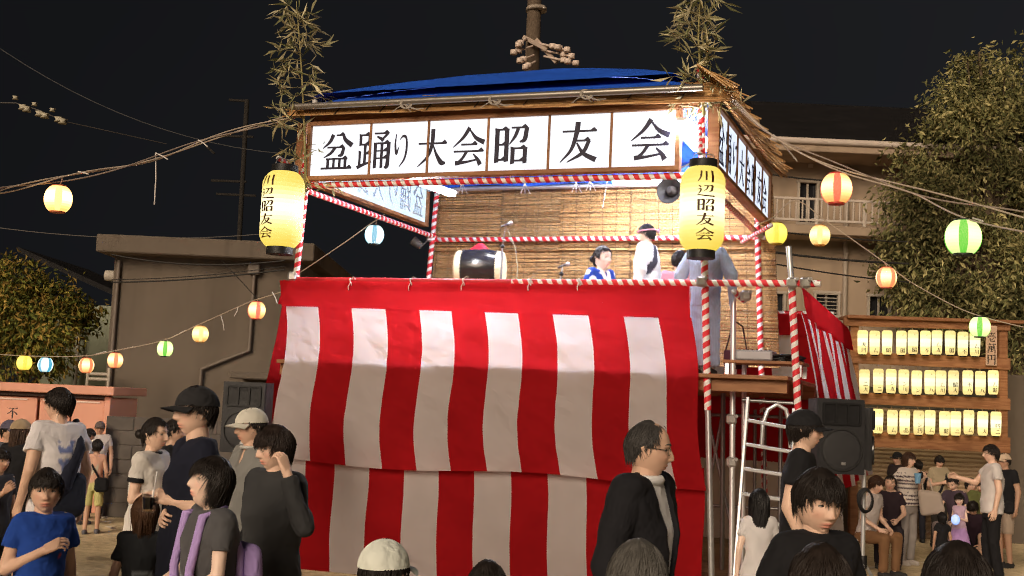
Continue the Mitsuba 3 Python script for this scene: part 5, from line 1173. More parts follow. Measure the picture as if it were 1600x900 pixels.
def person(px, py, y, face, label, hair='short', hair_col=(0.016, 0.012, 0.010), skin=(0.50, 0.30, 0.20), fem=0.0, child=0.0, top='tee', top_col=(0.5, 0.5, 0.5), hem=0.84, sleeve=0.55, bottom='trousers',
           bottom_col=(0.03, 0.03, 0.04), arms=('down', 'down'), turn=0.0, nod=0.0, lean=0.0, seat=None, extra=(), cap=None, group=None, base=0.0, near=False, hs=1.0, height=None, wide=1.0, shoe=(0.03, 0.03, 0.03), collar=None, cuff=None, mouth=0.0, hands=True, vneck=0.0, stride=0.0, loose=1.0):
    """px, py: the crown of the head in the photograph; y: metres ahead; face: 0 towards the camera, 90 to the picture's right, 180 away. height overrides the one that the crown's place gives."""
    if base == 0 and y < 8 and not (160 <= face <= 190 and y < 4.2): y *= 1.25
    crown = at(px, py, y); H = height or (crown[2] - base); seat_drop = 0.0
    s = H / 1.72 if seat is None else (height or 1.65) / 1.72
    k = thing('person', label, 'person', group)
    a = math.radians(face); fw = np.array([math.sin(a), -math.cos(a), 0]); rt = np.array([fw[1], -fw[0], 0]); M = np.stack([rt, fw, [0, 0, 1.0]], 1)
    org = np.array([crown[0], crown[1], base])
    hsz = s * (1 + 0.22 * child) * hs                   # a child's head is larger
    zh = (1.72 - 0.1175 * hsz / s * 1.0 - 0.008)         # head centre height in body units
    zs = zh - 0.150 * (hsz / s) ** 0.5                    # shoulder line
    pel = 0.90; drop = 0.0
    if seat is not None: drop = pel - seat / s
    Rl = rot_axis((1, 0, 0), -lean)
    U = lambda p: (np.asarray(p, float) - [0, 0, pel]) @ Rl.T + [0, 0, pel - drop]      # upper body, leaning
    ws = wide * (1 - 0.10 * fem) * (1 - 0.20 * child)
    shx, shz = 0.172 * ws, zs - 0.015
    # move so that the crown stands at its pixel
    hc0 = U((0, 0.012, zh)) ; off = -hc0[:2]; 
    if seat is not None: 
        org = org + [0, 0, 0]; dzs = crown[2] - base - (hc0[2] + 0.1175 * hsz / s) * s; org = org + [0, 0, 0 * dzs]
    W = lambda p: (np.asarray(p) + [off[0], off[1], 0]) * s @ M.T + org
    ed = (0.020 if near else 0.034) / s
    # --- arms
    A = {}
    for sd, sp_ in ((1, arms[0]), (-1, arms[1])):
        S0 = U((sd * shx, -0.005, shz))
        pre = {'down': ((0.055, -0.03, -0.28), (0.065, 0.02, -0.53)), 'relaxed': ((0.06, -0.05, -0.275), (0.05, 0.06, -0.51)), 'front': ((0.03, -0.02, -0.28), (-0.10, 0.20, -0.22)), 'phone': ((0.03, 0.06, -0.27), (-0.06, 0.24, -0.10)),
               'up': ((0.10, 0.12, -0.20), (0.02, 0.16, 0.06)), 'reach': ((0.05, 0.16, -0.22), (0.02, 0.40, -0.16)), 'hip': ((0.14, -0.10, -0.24), (0.02, 0.02, -0.42)), 'lap': ((0.05, 0.04, -0.27), (-0.04, 0.26, -0.36)), 'chest': ((0.05, -0.01, -0.28), (-0.11, 0.17, -0.15))}
        if isinstance(sp_, str): e, w_ = (np.array(q) * [sd, 1, 1] for q in pre[sp_])
        else: e, w_ = (np.array(q, float) * [sd, 1, 1] for q in sp_[:2])
        if isinstance(sp_, str) or len(sp_) < 3: e, w_ = S0 + e @ Rl.T, S0 + w_ @ Rl.T
        A[sd] = (S0, e, w_, sp_)
    # --- legs
    if seat is None: LG = {sd: (np.array([sd * 0.085, 0, 0.87]), np.array([sd * 0.092, 0.02 + sd * stride * 0.5, 0.48]), np.array([sd * 0.095, -0.02 + sd * stride, 0.075])) for sd in (1, -1)}
    else:
        zk = max(seat / s + 0.02, 0.47) if seat / s > 0.3 else 0.46
        LG = {sd: (np.array([sd * 0.09, 0, pel - drop]), np.array([sd * 0.15, 0.38, zk]), np.array([sd * 0.14, 0.36, 0.075])) for sd in (1, -1)}
    # --- body
    parts = [bone(U((0, -0.012, zs - 0.02)), 0.058 * (1 - 0.15 * fem), U((0, 0.004, zh - 0.055)), 0.050 * (1 - 0.12 * fem))]
    parts += [hull(ring(U((0, 0, 0.93)), 0.13, 0.09), ring(U((0, 0, 1.12)), 0.115 * ws, 0.085), ring(U((0, 0, 1.30)), 0.135 * ws, 0.095)), hull(ring(U((0, 0, 1.30)), 0.135 * ws, 0.095), sphere_pts(U((0.12 * ws, 0, shz - 0.03)), 0.055), sphere_pts(U((-0.12 * ws, 0, shz - 0.03)), 0.055))]
    am = 1 - 0.16 * fem - 0.12 * child
    for sd in (1, -1):
        S0, e, w_, _ = A[sd]
        parts += [bone(S0 - [sd * 0.02, 0, 0], 0.052 * am, e, 0.040 * am), bone(e, 0.040 * am, w_, 0.0265 * am)]
        hp, kn, an = LG[sd]
        parts += [bone(hp, 0.085, kn, 0.054), bone(kn, 0.054, an, 0.037), hull(sphere_pts(an - [0, 0.02, 0.03], 0.036), sphere_pts(an + [0, 0.13, -0.045], 0.025))]
    body = solid(parts, ed * 1.2, 6)
    # --- head: sculpted, turned, joined to the body
    Rh = Rl @ rot_axis((0, 0, 1), turn) @ rot_axis((1, 0, 0), nod)
    V, Fc = ico(5 if near else 4); hv = head_shape(V, fem, child)
    if mouth: hv[:, 1] -= mouth * 0.006 * gs(hv[:, 0], 0.016) * gs(hv[:, 2] + 0.0635, 0.006) * (hv[:, 1] > 0.03)
    hk = hsz / s; hc = U((0, 0.012, zh))
    Hd = lambda p: np.asarray(p) * hk @ Rh.T + hc
    ears = []
    for sd in (1, -1):
        ears.append(hull(*[sphere_pts(Hd((sd * x, yy, z)), r_ * hk, 10) for x, yy, z, r_ in ((0.071, -0.006, -0.028, 0.006), (0.076, -0.016, -0.008, 0.006), (0.081, -0.024, 0.008, 0.006), (0.078, -0.010, 0.016, 0.006), (0.071, 0.002, 0.004, 0.005))]))
    try:
        hm = m3.Manifold(m3.Mesh(Hd(hv).astype(np.float32), Fc.astype(np.uint32)))
        bm = m3.Manifold(m3.Mesh(body.vertices.astype(np.float32), body.faces.astype(np.uint32)))
        lst = [bm, hm] + ears
        if hands:
            for sd in (1, -1):
                S0, e, w_, sp_ = A[sd]; d = w_ - e; d /= np.linalg.norm(d)
                nm = np.array([-sd, 0.15, 0.0]) if abs(d[2]) > 0.7 else np.array([-sd * 0.8, 0, 0.5 if sp_ == 'phone' else -0.3])
                cu = 0.5 if sp_ in ('down', 'relaxed', 'up') else 0.95
                hn_ = hand(w_ + d * 0.005, d, nm, (0.92 - 0.1 * fem) * (1 + 0.1 * child), sd, cu)
                lst += hn_
        tm = arr(m3.Manifold.batch_boolean(lst, m3.OpType.Add))
        if len(tm.faces) < 500: raise ValueError
    except Exception:
        tm = cat_mesh([body, trimesh.Trimesh(Hd(hv), Fc, process=False)])
    tm = trimesh.Trimesh(tm.vertices, tm.faces, process=True)
    lv = (tm.vertices - hc) @ Rh / hk
    col = np.tile(np.array(skin), (len(lv), 1)) * (0.94 + 0.12 * meshkit.noise(tm.vertices * 25, 5))[:, None]
    inh = (np.abs(lv[:, 2]) < 0.125) & (lv[:, 1] > 0.03)
    lip = inh * np.minimum(1, gs(lv[:, 0], 0.022) * (gs(lv[:, 2] + 0.0575, 0.006) + gs(lv[:, 2] + 0.0695, 0.006)) * 1.25)
    col = col * (1 - lip[:, None] * 0.75) + lip[:, None] * 0.75 * np.array(skin) * [0.85, 0.42, 0.42] * (1.15 + 0.25 * fem)
    line = inh * gs(lv[:, 0], 0.021) * gs(lv[:, 2] + 0.0635, 0.0024); col *= (1 - 0.6 * line)[:, None]
    blush = inh * (gs(np.abs(lv[:, 0]) - 0.043, 0.016) * gs(lv[:, 2] + 0.025, 0.018) + 0.6 * gs(lv[:, 0], 0.015) * gs(lv[:, 2] + 0.028, 0.012))
    col *= 1 - 0.25 * np.minimum(blush, 1)[:, None] * np.array([0, 0.5, 0.5])
    put('body', trimesh.Trimesh(W(tm.vertices), tm.faces, process=False), 'mat_skin', k, True, col)
    # --- eyes and brows
    for sd in (1, -1):
        ex, ez = 0.0305 * sd, 0.006
        i = np.argmin((hv[:, 0] - ex) ** 2 + (hv[:, 2] - ez) ** 2 + (hv[:, 1] < 0.03) * 1.0); ey = hv[i, 1]
        V3, F3 = ico(3)
        ev = V3 * [0.0145, 0.0075, 0.0052 + 0.001 * child + 0.0006 * fem] + [ex, ey - 0.0035, ez]
        iris = (V3[:, 0] ** 2 * 1.0 + (V3[:, 2] * 0.36) ** 2 < 0.15) & (V3[:, 1] > 0)
        ec = np.where(iris[:, None], (0.012, 0.009, 0.008), (0.36, 0.33, 0.31))
        put('eye', trimesh.Trimesh(W(Hd(ev)), F3, process=False), 'mat_gloss', k, True, ec)
        yb = lambda x, z: hv[np.argmin((hv[:, 0] - x) ** 2 + (hv[:, 2] - z) ** 2 + (hv[:, 1] < 0.02) * 1.0), 1]
        pts = np.array([(sd * x, yb(sd * x, z) + 0.0012, z) for x, z in ((0.0155, 0.0290), (0.025, 0.0325), (0.036, 0.033), (0.047, 0.0285))])
        put('eyebrow', tube(W(Hd(pts)), np.array([0.0028, 0.0034, 0.003, 0.0012]) * s * (1 - 0.3 * fem), 6), 'mat_hair', k, True, np.array(hair_col) * 1.3)
        pts = np.array([(sd * x, ey + yy, ez + z) for x, yy, z in ((0.0165, 0.000, -0.001), (0.0235, 0.0035, 0.0045), (0.032, 0.004, 0.0056), (0.041, 0.0015, 0.0032), (0.0465, -0.003, -0.0008))])
        put('eyelash', tube(W(Hd(pts)), 0.0014 * s, 5), 'mat_hair', k, True, (0.01, 0.008, 0.007))
    # --- hair and cap
    if hair:
        m, c = hair_mesh(hair, int(px * 7 + py) % 9973, fem, child, cap is not None, hair_col, near)
        hkk = put('hair', trimesh.Trimesh(W(Hd(m.vertices)), m.faces, process=False), 'mat_hair', k, True, c)
        if hair == 'tied':
            V3, F3 = ico(3); b = V3 * [0.036, 0.034, 0.034] * (0.93 + 0.12 * meshkit.noise(V3 * [3, 3, 9], 4)[:, None]) + [0, -0.118, 0.0]
            put('hair_bun', trimesh.Trimesh(W(Hd(b)), F3, process=False), 'mat_hair', k, True, np.array(hair_col))
    if cap is not None:
        cc, back = cap if isinstance(cap, tuple) and isinstance(cap[0], tuple) else (cap, 0.0)
        V4, F4 = ico(4); z = V4[:, 2]; keep = z > -0.02
        cv = V4 * [0.0880, 0.107, 0.097] + [0, -0.006, 0.030]; cv[:, 2] += 0.006 * np.cos(3 * np.arctan2(V4[:, 0], V4[:, 1])) * 0
        seam = 1 - 0.02 * np.maximum(0, 1 - np.abs(np.sin(3 * np.arctan2(V4[:, 0], V4[:, 1]))) * 14); cv = (cv - [0, -0.006, 0.03]) * seam[:, None] + [0, -0.006, 0.03]
        Rc = rot_axis((0, 0, 1), back)
        f4 = F4[keep[F4].all(1)]; cm = trimesh.Trimesh(cv @ Rc.T, f4, process=False); cm.remove_unreferenced_vertices()
        ck_ = put('cap', trimesh.Trimesh(W(Hd(cm.vertices)), cm.faces, process=False), 'mat_cloth', k, True, cc)
        uu, vv = np.meshgrid(np.linspace(-1, 1, 15), np.linspace(0, 1, 7), indexing='ij')
        ang = uu * 1.12; rx, ry = 0.0875, 0.105
        L = 0.070 * np.cos(uu * 1.15) ** 0.6
        bx3 = np.stack([np.sin(ang) * (rx + 0.3 * L * vv), np.cos(ang) * ry - 0.006 + L * vv, 0.029 - 0.012 * vv - 0.020 * (uu ** 2) * (0.3 + vv) * 0.7], -1)
        bt, bb_ = grid_mesh(bx3), grid_mesh((bx3 - [0, 0, 0.004])[:, ::-1])
        bm_ = cat_mesh([bt, bb_]); put('brim', trimesh.Trimesh(W(Hd(bm_.vertices @ Rc.T)), bm_.faces, process=False), 'mat_cloth', ck_, True, cc)
    # --- clothes
    seed = int(px * 3 + py)
    lo = loose
    def torso(hem_, add=0.0, hip=1.0):
        L = [(hem_, (0.168 + add) * hip, (0.115 + add) * hip), (0.96, 0.160 + add, 0.118 + add), (1.10, 0.148 * ws + add, 0.108 + add), (1.28, 0.165 * ws + add, 0.118 + add)]
        if hem_ > 0.93: L[0] = (hem_, 0.155 + add, 0.115 + add); L = [L[0]] + [q for q in L[1:] if q[0] > hem_ + 0.03]
        L = [(z, a_ * (0.94 + 0.06 * lo), b_ * lo) for z, a_, b_ in L]
        rs = [ring(U((0, -0.002, z)), a_, b_) for z, a_, b_ in L]
        out = [hull(rs[i], rs[i + 1]) for i in range(len(rs) - 1)]
        out.append(hull(rs[-1], sphere_pts(U((shx - 0.025, -0.005, shz - 0.012)), 0.058 + add), sphere_pts(U((-shx + 0.025, -0.005, shz - 0.012)), 0.058 + add), ring(U((0, -0.01, zs + 0.022)), 0.076 + add, 0.068 + add)))
        return out
    def sleeves(frac, r0, r1, add=0.0):
        out = []
        for sd in (1, -1):
            S0, e, w_, _ = A[sd]
            if frac <= 1:
                q = S0 + (e - S0) * frac; aa, bb2, dd = frame_of(e - S0)
                out.append(hull(sphere_pts(S0 - [sd * 0.02, 0, 0.004], r0 + add), ring(q, r1 + add, r1 + add, aa, bb2, 16)))
            else:
                q = e + (w_ - e) * (frac - 1); aa, bb2, dd = frame_of(w_ - e)
                out += [bone(S0 - [sd * 0.02, 0, 0.004], r0 + add, e, r1 + add), hull(sphere_pts(e, r1 + add), ring(q, (r1 + add) * 0.82, (r1 + add) * 0.82, aa, bb2, 16))]
        return out
    def paint(m, c):
        if callable(c): return c(m.vertices)
        return np.tile(np.array(c, float), (len(m.vertices), 1)) * (0.93 + 0.14 * meshkit.noise(m.vertices * 14, 6))[:, None]
    def wear(name, parts_, c, wr=0.010, cut=None, it=7, e_=None):
        m = m3.Manifold.batch_boolean(parts_, m3.OpType.Add)
        if cut: 
            for q in cut: m = m - q
        m = m.refine_to_length(e_ or ed); t = arr(m); t = trimesh.Trimesh(t.vertices, t.faces, process=True)
        trimesh.smoothing.filter_taubin(t, 0.5, 0.53, it)
        if wr:
            v, n = t.vertices.copy(), t.vertex_normals
            a_ = meshkit.fbm(v * [6, 6, 12] + seed % 31, 3, seed % 90) - 0.5; b_ = meshkit.noise(np.stack([v[:, 0] * 8 + v[:, 2] * 13, v[:, 1] * 8 - v[:, 2] * 9, v[:, 2] * 0 + seed % 17], 1), seed % 70) - 0.5
            t.vertices = v + n * ((a_ * 1.4 + b_ * 0.9) * wr)[:, None]
        return put(name, trimesh.Trimesh(W(t.vertices), t.faces, process=False), 'mat_cloth', k, True, paint(t, c))
    necks = []
    if vneck: necks = [hull(np.array([U((x, yy, z)) for yy in (0.02, 0.22) for x, z in ((-0.06, zs + 0.06), (0.06, zs + 0.06), (0, zs - vneck))]))]
    if top in ('tee', 'long', 'tank'):
        sl = {'tee': sleeve, 'long': 1.92, 'tank': None}[top]
        ps = torso(hem, 0.006 + 0.008 * (lo > 1))
        if sl: ps += sleeves(sl, 0.066 * am, 0.060 * am * lo if sl <= 1 else 0.052 * am * lo)
        tk_ = wear('shirt', ps, top_col, 0.017, necks)
        if collar is not None:
            wv = ring(U((0, -0.006, zs + 0.026)), 0.074, 0.068, n=30); put('collar', tube(W(np.vstack([wv, wv[:2]])), 0.011 * s, 6), 'mat_cloth', tk_, True, collar)
        if cuff is not None and sl:
            for sd in (1, -1):
                S0, e, w_, _ = A[sd]; aa, bb2, dd = frame_of(e - S0)
                m = lathe([(0.060 * am * lo + 0.004, -0.02), (0.060 * am * lo + 0.006, 0.0), (0.060 * am * lo + 0.002, 0.012)], 18); q = S0 + (e - S0) * sl
                put('cuff', trimesh.Trimesh(W(q + np.outer(m.vertices[:, 0], aa) + np.outer(m.vertices[:, 1], bb2) + np.outer(m.vertices[:, 2], dd)), m.faces, process=False), 'mat_cloth', tk_, True, cuff)
    elif top == 'suit':
        wear('shirt', torso(0.9, 0.0), (0.78, 0.78, 0.78), 0.004)
        ck2 = ring(U((0, -0.004, zs + 0.030)), 0.068, 0.064, n=30); put('shirt_collar', tube(W(np.vstack([ck2, ck2[:2]])), 0.021 * s, 6), 'mat_cloth', k, True, (0.72, 0.72, 0.72))
        V_ = hull(np.array([U((x, yy, z)) for yy in (-0.005, 0.4) for x, z in ((-0.10, zs + 0.10), (0.10, zs + 0.10), (0.012, 1.0), (-0.012, 1.0))])) + hull(np.array([U((x, yy, z)) for yy in (0.05, 0.4) for x, z in ((-0.012, 1.02), (0.012, 1.02), (0.05, 0.7), (-0.05, 0.7))]))
        wear('jacket', torso(0.72, 0.020) + sleeves(1.93, 0.076, 0.060), top_col, 0.016, [V_])
    elif top == 'yukata':
        ps = torso(0.80, 0.012)
        wear('kimono', ps + [hull(ring(U((0, 0, 0.95)), 0.175, 0.13), ring((0, 0, 0.10), 0.19, 0.16))] if seat is None else ps, top_col, 0.012, [hull(np.array([U((x, yy, z)) for yy in (0.02, 0.2) for x, z in ((-0.05, zs + 0.05), (0.05, zs + 0.05), (0, zs - 0.12))]))])
        for sd in (1, -1):
            S0, e, w_, _ = A[sd]
            q = e + (w_ - e) * 0.75
            wear('sleeve', [hull(sphere_pts(S0 - [sd * 0.03, 0, 0], 0.075), sphere_pts(e, 0.07), sphere_pts(e - [0, 0, 0.16], 0.03)), hull(sphere_pts(e, 0.07), sphere_pts(q, 0.055), sphere_pts(q - [0, 0, 0.22], 0.025), sphere_pts(e - [0, 0, 0.18], 0.03))], top_col, 0.010)
        wear('sash', [hull(ring(U((0, 0, 0.93)), 0.178, 0.140), ring(U((0, 0, 1.02)), 0.170, 0.136))], (0.42, 0.27, 0.14), 0.002, it=2)
        if collar is not None:
            for sd in (1, -1): put('collar', tube(W([U((sd * 0.07, -0.03, zs + 0.035)), U((sd * 0.055, 0.055, zs + 0.01)), U((sd * 0.02, 0.125, zs - 0.10)), U((-sd * 0.03, 0.138, zs - 0.2))]), np.array([0.018, 0.02, 0.02, 0.014]) * s, 6), 'mat_cloth', k, True, collar)
    if bottom == 'trousers' or bottom == 'shorts':
        ps = []
        if seat is None: ps.append(hull(ring((0, 0, 1.0), 0.148, 0.112), ring((0, -0.005, 0.86), 0.165, 0.125), ring((0, 0, 0.78), 0.15, 0.10)))
        else: ps.append(hull(ring(U((0, 0, 0.98)), 0.15, 0.115), ring(U((0, 0, 0.86)), 0.17, 0.13)))
        for sd in (1, -1):
            hp, kn, an = LG[sd]; aa, bb2, dd = frame_of(an - kn)
            if bottom == 'shorts':
                aa, bb2, dd = frame_of(kn - hp); q = hp + (kn - hp) * 0.92; ps.append(hull(sphere_pts(hp, 0.093), ring(q, 0.082, 0.082, aa, bb2, 18)))
            else: ps += [bone(hp, 0.093, kn, 0.068), hull(sphere_pts(kn, 0.068), ring(an + [0, 0, 0.0], 0.058, 0.058, aa, bb2, 18))]
        wear('trousers' if bottom == 'trousers' else 'shorts', ps, bottom_col, 0.010)
    elif bottom == 'skirt':
        wear('skirt', [hull(ring(U((0, 0, 1.02)), 0.14, 0.11), ring(U((0, 0, 0.9)), 0.17, 0.13)), hull(ring(U((0, 0, 0.9)), 0.17, 0.13), ring((0, 0, 0.42), 0.29, 0.26))], bottom_col, 0.03)
    if bottom != 'none':
        for sd in (1, -1):
            an = LG[sd][2]
            m = hull(sphere_pts(an + [0, -0.03, -0.03], 0.045), sphere_pts(an + [0, 0.14, -0.043], 0.032), ring(an + [0, 0.05, -0.073], 0.042, 0.12)); t = arr(m)
            put('shoe', trimesh.Trimesh(W(t.vertices), t.faces, process=False), 'mat_paint', k, 40, shoe)
    return dict(key=k, W=W, Hd=Hd, U=U, A=A, s=s, hk=hk, zs=zs, M=M, hv=hv, sh=(shx, shz))


def strap(P, pts, r, col, name='bag_strap', flat=1.0):
    return put(name, tube(P['W'](np.array([P['U'](q) for q in pts])), r, 8), 'mat_cloth', P['key'], True, col)


def glasses(P, col=(0.03, 0.025, 0.02)):
    hv = P['hv']; ms = []
    for sd in (1, -1):
        i = np.argmin((hv[:, 0] - 0.031 * sd) ** 2 + (hv[:, 2] - 0.006) ** 2 + (hv[:, 1] < 0.03) * 1.0); ey = hv[i, 1] + 0.014
        g = np.linspace(0, 2 * math.pi, 25); ms.append(tube(P['W'](P['Hd'](np.stack([sd * 0.032 + 0.0225 * np.cos(g), ey + 0 * g - 0.01 * np.cos(g) * sd * 0.4, 0.002 + 0.0155 * np.sin(g)], 1))), 0.0013, 6))
        ms.append(tube(P['W'](P['Hd'](np.array([(sd * 0.054, ey - 0.006, 0.008), (sd * 0.076, 0.03, 0.012), (sd * 0.081, -0.015, 0.012)]))), 0.0016, 6))
    ms.append(tube(P['W'](P['Hd'](np.array([(-0.010, ey + 0.002, 0.006), (0, ey + 0.005, 0.009), (0.010, ey + 0.002, 0.006)]))), 0.0014, 6))
    put('glasses', cat_mesh(ms), 'mat_gloss', P['key'], True, col)
def blocks(base, spots):
    """Shirt colour with printed patches: spots = (function of local points -> 0..1, colour)."""
    def fn(v):
        c = np.tile(np.array(base, float), (len(v), 1)) * (0.93 + 0.14 * meshkit.noise(v * 14, 6))[:, None]
        for f, q in spots:
            w = np.clip(f(v), 0, 1)[:, None]; c = c * (1 - w) + w * np.array(q)
        return c
    return fn


SK, SK2, SK3 = (0.74, 0.50, 0.37), (0.65, 0.42, 0.30), (0.80, 0.59, 0.47)
NAVY, BLK, GREY = (0.014, 0.016, 0.028), (0.016, 0.016, 0.018), (0.075, 0.075, 0.08)
# ---- crowd at the left
p = person(-58, 612, 4.0, 100, 'person in a white t shirt with a dark watch, cut off by the picture edge', 'short', top_col=(0.52, 0.55, 0.54), arms=(((0.05, -0.02, -0.28), (0.02, 0.13, -0.46)), ((0.05, -0.02, -0.28), (0.02, 0.13, -0.46))), near=True, bottom_col=(0.25, 0.22, 0.17), loose=1.1)
for sd in (1, -1):
    S0, e, w_, _ = p['A'][sd]; aa, bb, dd = frame_of(w_ - e); g = np.linspace(0, 6.4, 24); c = w_ - dd * 0.02
    put('watch_band', tube(p['W'](c + np.outer(np.cos(g) * 0.031, aa) + np.outer(np.sin(g) * 0.031, bb)), 0.012, 6), 'mat_cloth', p['key'], True, (0.02, 0.025, 0.05)) if sd == -1 else None
person(75, 731, 4.8, 42, 'boy in a royal blue t shirt with a hand at his chest', 'boy', child=0.55, skin=SK2, top_col=blocks((0.018, 0.06, 0.30), [(lambda v: ((np.abs(v[:, 0] + 0.07) < 0.012) & (np.abs(v[:, 2] - 1.22) < 0.010) & (v[:, 1] > 0)) * 1.0, (0.5, 0.08, 0.10))]), arms=('chest', 'down'), turn=-0.35, near=True, wide=0.95, bottom_col=(0.05, 0.05, 0.07), loose=1.12)
P3 = person(95, 605, 7.1, 232, 'tall man in a white printed t shirt with a dark shoulder bag, seen from behind', 'short', skin=SK2, top_col=blocks((0.66, 0.64, 0.66), [(lambda v: ((v[:, 1] < -0.02) & (np.abs(v[:, 0] - 0.02) < 0.085) & (v[:, 2] > 1.10) & (v[:, 2] < 1.36)) * (meshkit.noise(v * [40, 5, 24], 4) > 0.55), (0.16, 0.20, 0.40))]),
            turn=0.5, near=True, wide=0.95, loose=1.12, hem=0.80, arms=('down', 'relaxed'), bottom_col=(0.02, 0.025, 0.05))
strap(P3, [(0.10, 0.10, 1.36), (0.13, -0.0, P3['zs'] + 0.03), (0.10, -0.12, 1.30), (-0.02, -0.155, 1.05), (-0.10, -0.16, 0.92)], np.array([0.03, 0.035, 0.045, 0.06, 0.05]), NAVY)
bgk = thing('shoulder_bag', 'dark bag on the back of the man in the white printed t shirt', 'bag')
m = solid([hull(*[sphere_pts(P3['U'](q), r_) for q, r_ in (((-0.16, -0.14, 0.95), 0.06), ((0.08, -0.15, 0.90), 0.07), ((0.10, -0.13, 1.08), 0.06), ((-0.10, -0.13, 0.82), 0.06))])], 0.03, 5)
put('body', trimesh.Trimesh(P3['W'](m.vertices), m.faces, process=False), 'mat_cloth', bgk, True, (0.018, 0.022, 0.036))
person(35, 655, 10.6, 165, 'woman in black with long brown hair and a beige cap, seen from behind', 'long', hair_col=(0.05, 0.028, 0.018), fem=1, top='long', top_col=BLK, hem=0.80, cap=(0.36, 0.27, 0.17), bottom='skirt', bottom_col=BLK, turn=-0.5, loose=1.15)
person(17, 656, 11.4, 40, 'person in grey with a dark and white cap facing the woman in black', 'short', top_col=(0.12, 0.13, 0.15), cap=(0.10, 0.09, 0.13), turn=0.5, bottom_col=(0.03, 0.03, 0.04))
person(2, 700, 9.0, 60, 'dark haired person at the left edge below the shed sign', 'bob', fem=1, top_col=(0.03, 0.03, 0.035), bottom_col=BLK, arms=('phone', 'down'))
Pk = person(153, 686, 15.2, 190, 'child in a peach sleeveless top and yellow shorts with a small black bag', 'boy', child=0.7, skin=(0.55, 0.33, 0.22), top='tank', top_col=blocks((0.62, 0.36, 0.26), [(lambda v: ((v[:, 1] < 0) & (np.abs(v[:, 0]) < 0.07) & (v[:, 2] > 1.08) & (v[:, 2] < 1.24)) * (meshkit.noise(v * 30, 3) > 0.42), (0.5, 0.45, 0.35))]), hem=0.92,
            bottom='shorts', bottom_col=(0.55, 0.52, 0.22), arms=('relaxed', 'down'), stride=0.08, shoe=(0.1, 0.1, 0.12))
strap(Pk, [(-0.11, 0.02, Pk['zs'] + 0.02), (-0.02, -0.14, 1.2), (0.12, -0.14, 0.98), (0.18, 0.0, 0.92), (0.12, 0.13, 1.0), (-0.05, 0.13, 1.25), (-0.11, 0.02, Pk['zs'] + 0.02)], 0.012, BLK)
kb = thing('shoulder_bag', 'small black bag at the side of the child in the peach top', 'bag')
put('body', box(Pk['W'](Pk['U']((0.15, -0.13, 0.90))), (0.17, 0.10, 0.18), Pk['M'], 0.03), 'mat_cloth', kb, False, BLK)
person(140, 669, 16.2, 120, 'dark haired person in a white top standing behind the child in the peach top', 'mop', top_col=(0.62, 0.6, 0.58), bottom_col=(0.05, 0.05, 0.06), arms=('front', 'front'), turn=-0.2, nod=-0.25)
person(157, 658, 17.0, 20, 'person in a grey cap before the right end of the pink shed', 'short', top_col=(0.5, 0.45, 0.42), cap=(0.13, 0.10, 0.09))
person(244, 652, 6.6, 78, 'woman in a white t shirt with black collar and cuffs, hair in a bun', 'tied', fem=1, skin=SK, top_col=(0.60, 0.57, 0.53), collar=BLK, cuff=BLK, near=True, arms=('front', 'front'), hem=0.86, bottom_col=(0.02, 0.02, 0.025), loose=1.06)
person(274, 655, 10.4, 100, 'dark haired person between the woman with the bun and the man in the black cap', 'short', top_col=BLK, skin=SK2)
Pm = person(309, 603, 4.95, -62, 'man in a black cap and navy v neck t shirt holding a clear cup', 'short', skin=SK, top_col=NAVY, vneck=0.10, cap=(0.028, 0.028, 0.030), near=True, turn=0.12, wide=1.02, arms=(((0.05, -0.03, -0.28), (-0.14, 0.10, -0.31)), ((0.05, -0.02, -0.28), (-0.13, 0.12, -0.24))), bottom_col=(0.018, 0.02, 0.034), hem=0.80, loose=1.08)
cu = thing('plastic_cup', 'clear plastic cup with a straw in the hands of the man in the black cap', 'cup')
cp = Pm['W'](Pm['U']((-0.015, 0.20, 1.18)))
put('cup', lathe([(0.001, -0.055), (0.030, -0.055), (0.042, 0.06), (0.0405, 0.06), (0.0285, -0.052), (0.001, -0.052)], 24, cp), 'mat_cup', cu, True)
put('drink', lathe([(0.001, -0.05), (0.028, -0.05), (0.036, 0.02), (0.001, 0.02)], 24, cp), 'mat_gloss', cu, 40, (0.22, 0.13, 0.06))
put('straw', cyl(cp + [0.01, 0, -0.04], cp + [0.028, 0.0, 0.15], 0.004, 8), 'mat_paint', cu, True, (0.75, 0.75, 0.75))
person(394, 637, 6.2, -55, 'smiling man in a cream white cap and open collared shirt', 'short', skin=SK2, top_col=(0.20, 0.20, 0.19), vneck=0.12, collar=(0.45, 0.45, 0.42), cap=(0.62, 0.60, 0.52), near=True, nod=-0.05, arms=('phone', 'down'), mouth=0.5)
Pg = person(333, 712, 4.35, -52, 'girl in a grey t shirt with lilac bag straps looking up to the left', 'bob', child=0.35, fem=1, skin=SK3, top_col=blocks((0.085, 0.085, 0.09), [(lambda v: gs(v[:, 0] - 0.05, 0.05) * gs(v[:, 2] - 1.08, 0.05) * (v[:, 1] > 0) * 1.5 * (meshkit.noise(v * 34, 3) > 0.45), (0.5, 0.55, 0.6))]), near=True, turn=-0.15, nod=0.22, arms=('lap', 'lap'), bottom_col=(0.05, 0.05, 0.06), loose=1.1)
for sd in (1, -1):
    strap(Pg, [(sd * 0.08, 0.13, 0.98), (sd * 0.095, 0.135, 1.18), (sd * 0.10, 0.09, Pg['zs'] + 0.0), (sd * 0.095, -0.02, Pg['zs'] + 0.036), (sd * 0.09, -0.125, 1.25), (sd * 0.08, -0.14, 1.02)], 0.020, (0.42, 0.30, 0.62))
gb = thing('backpack', 'lilac backpack worn by the girl in the grey t shirt', 'backpack')
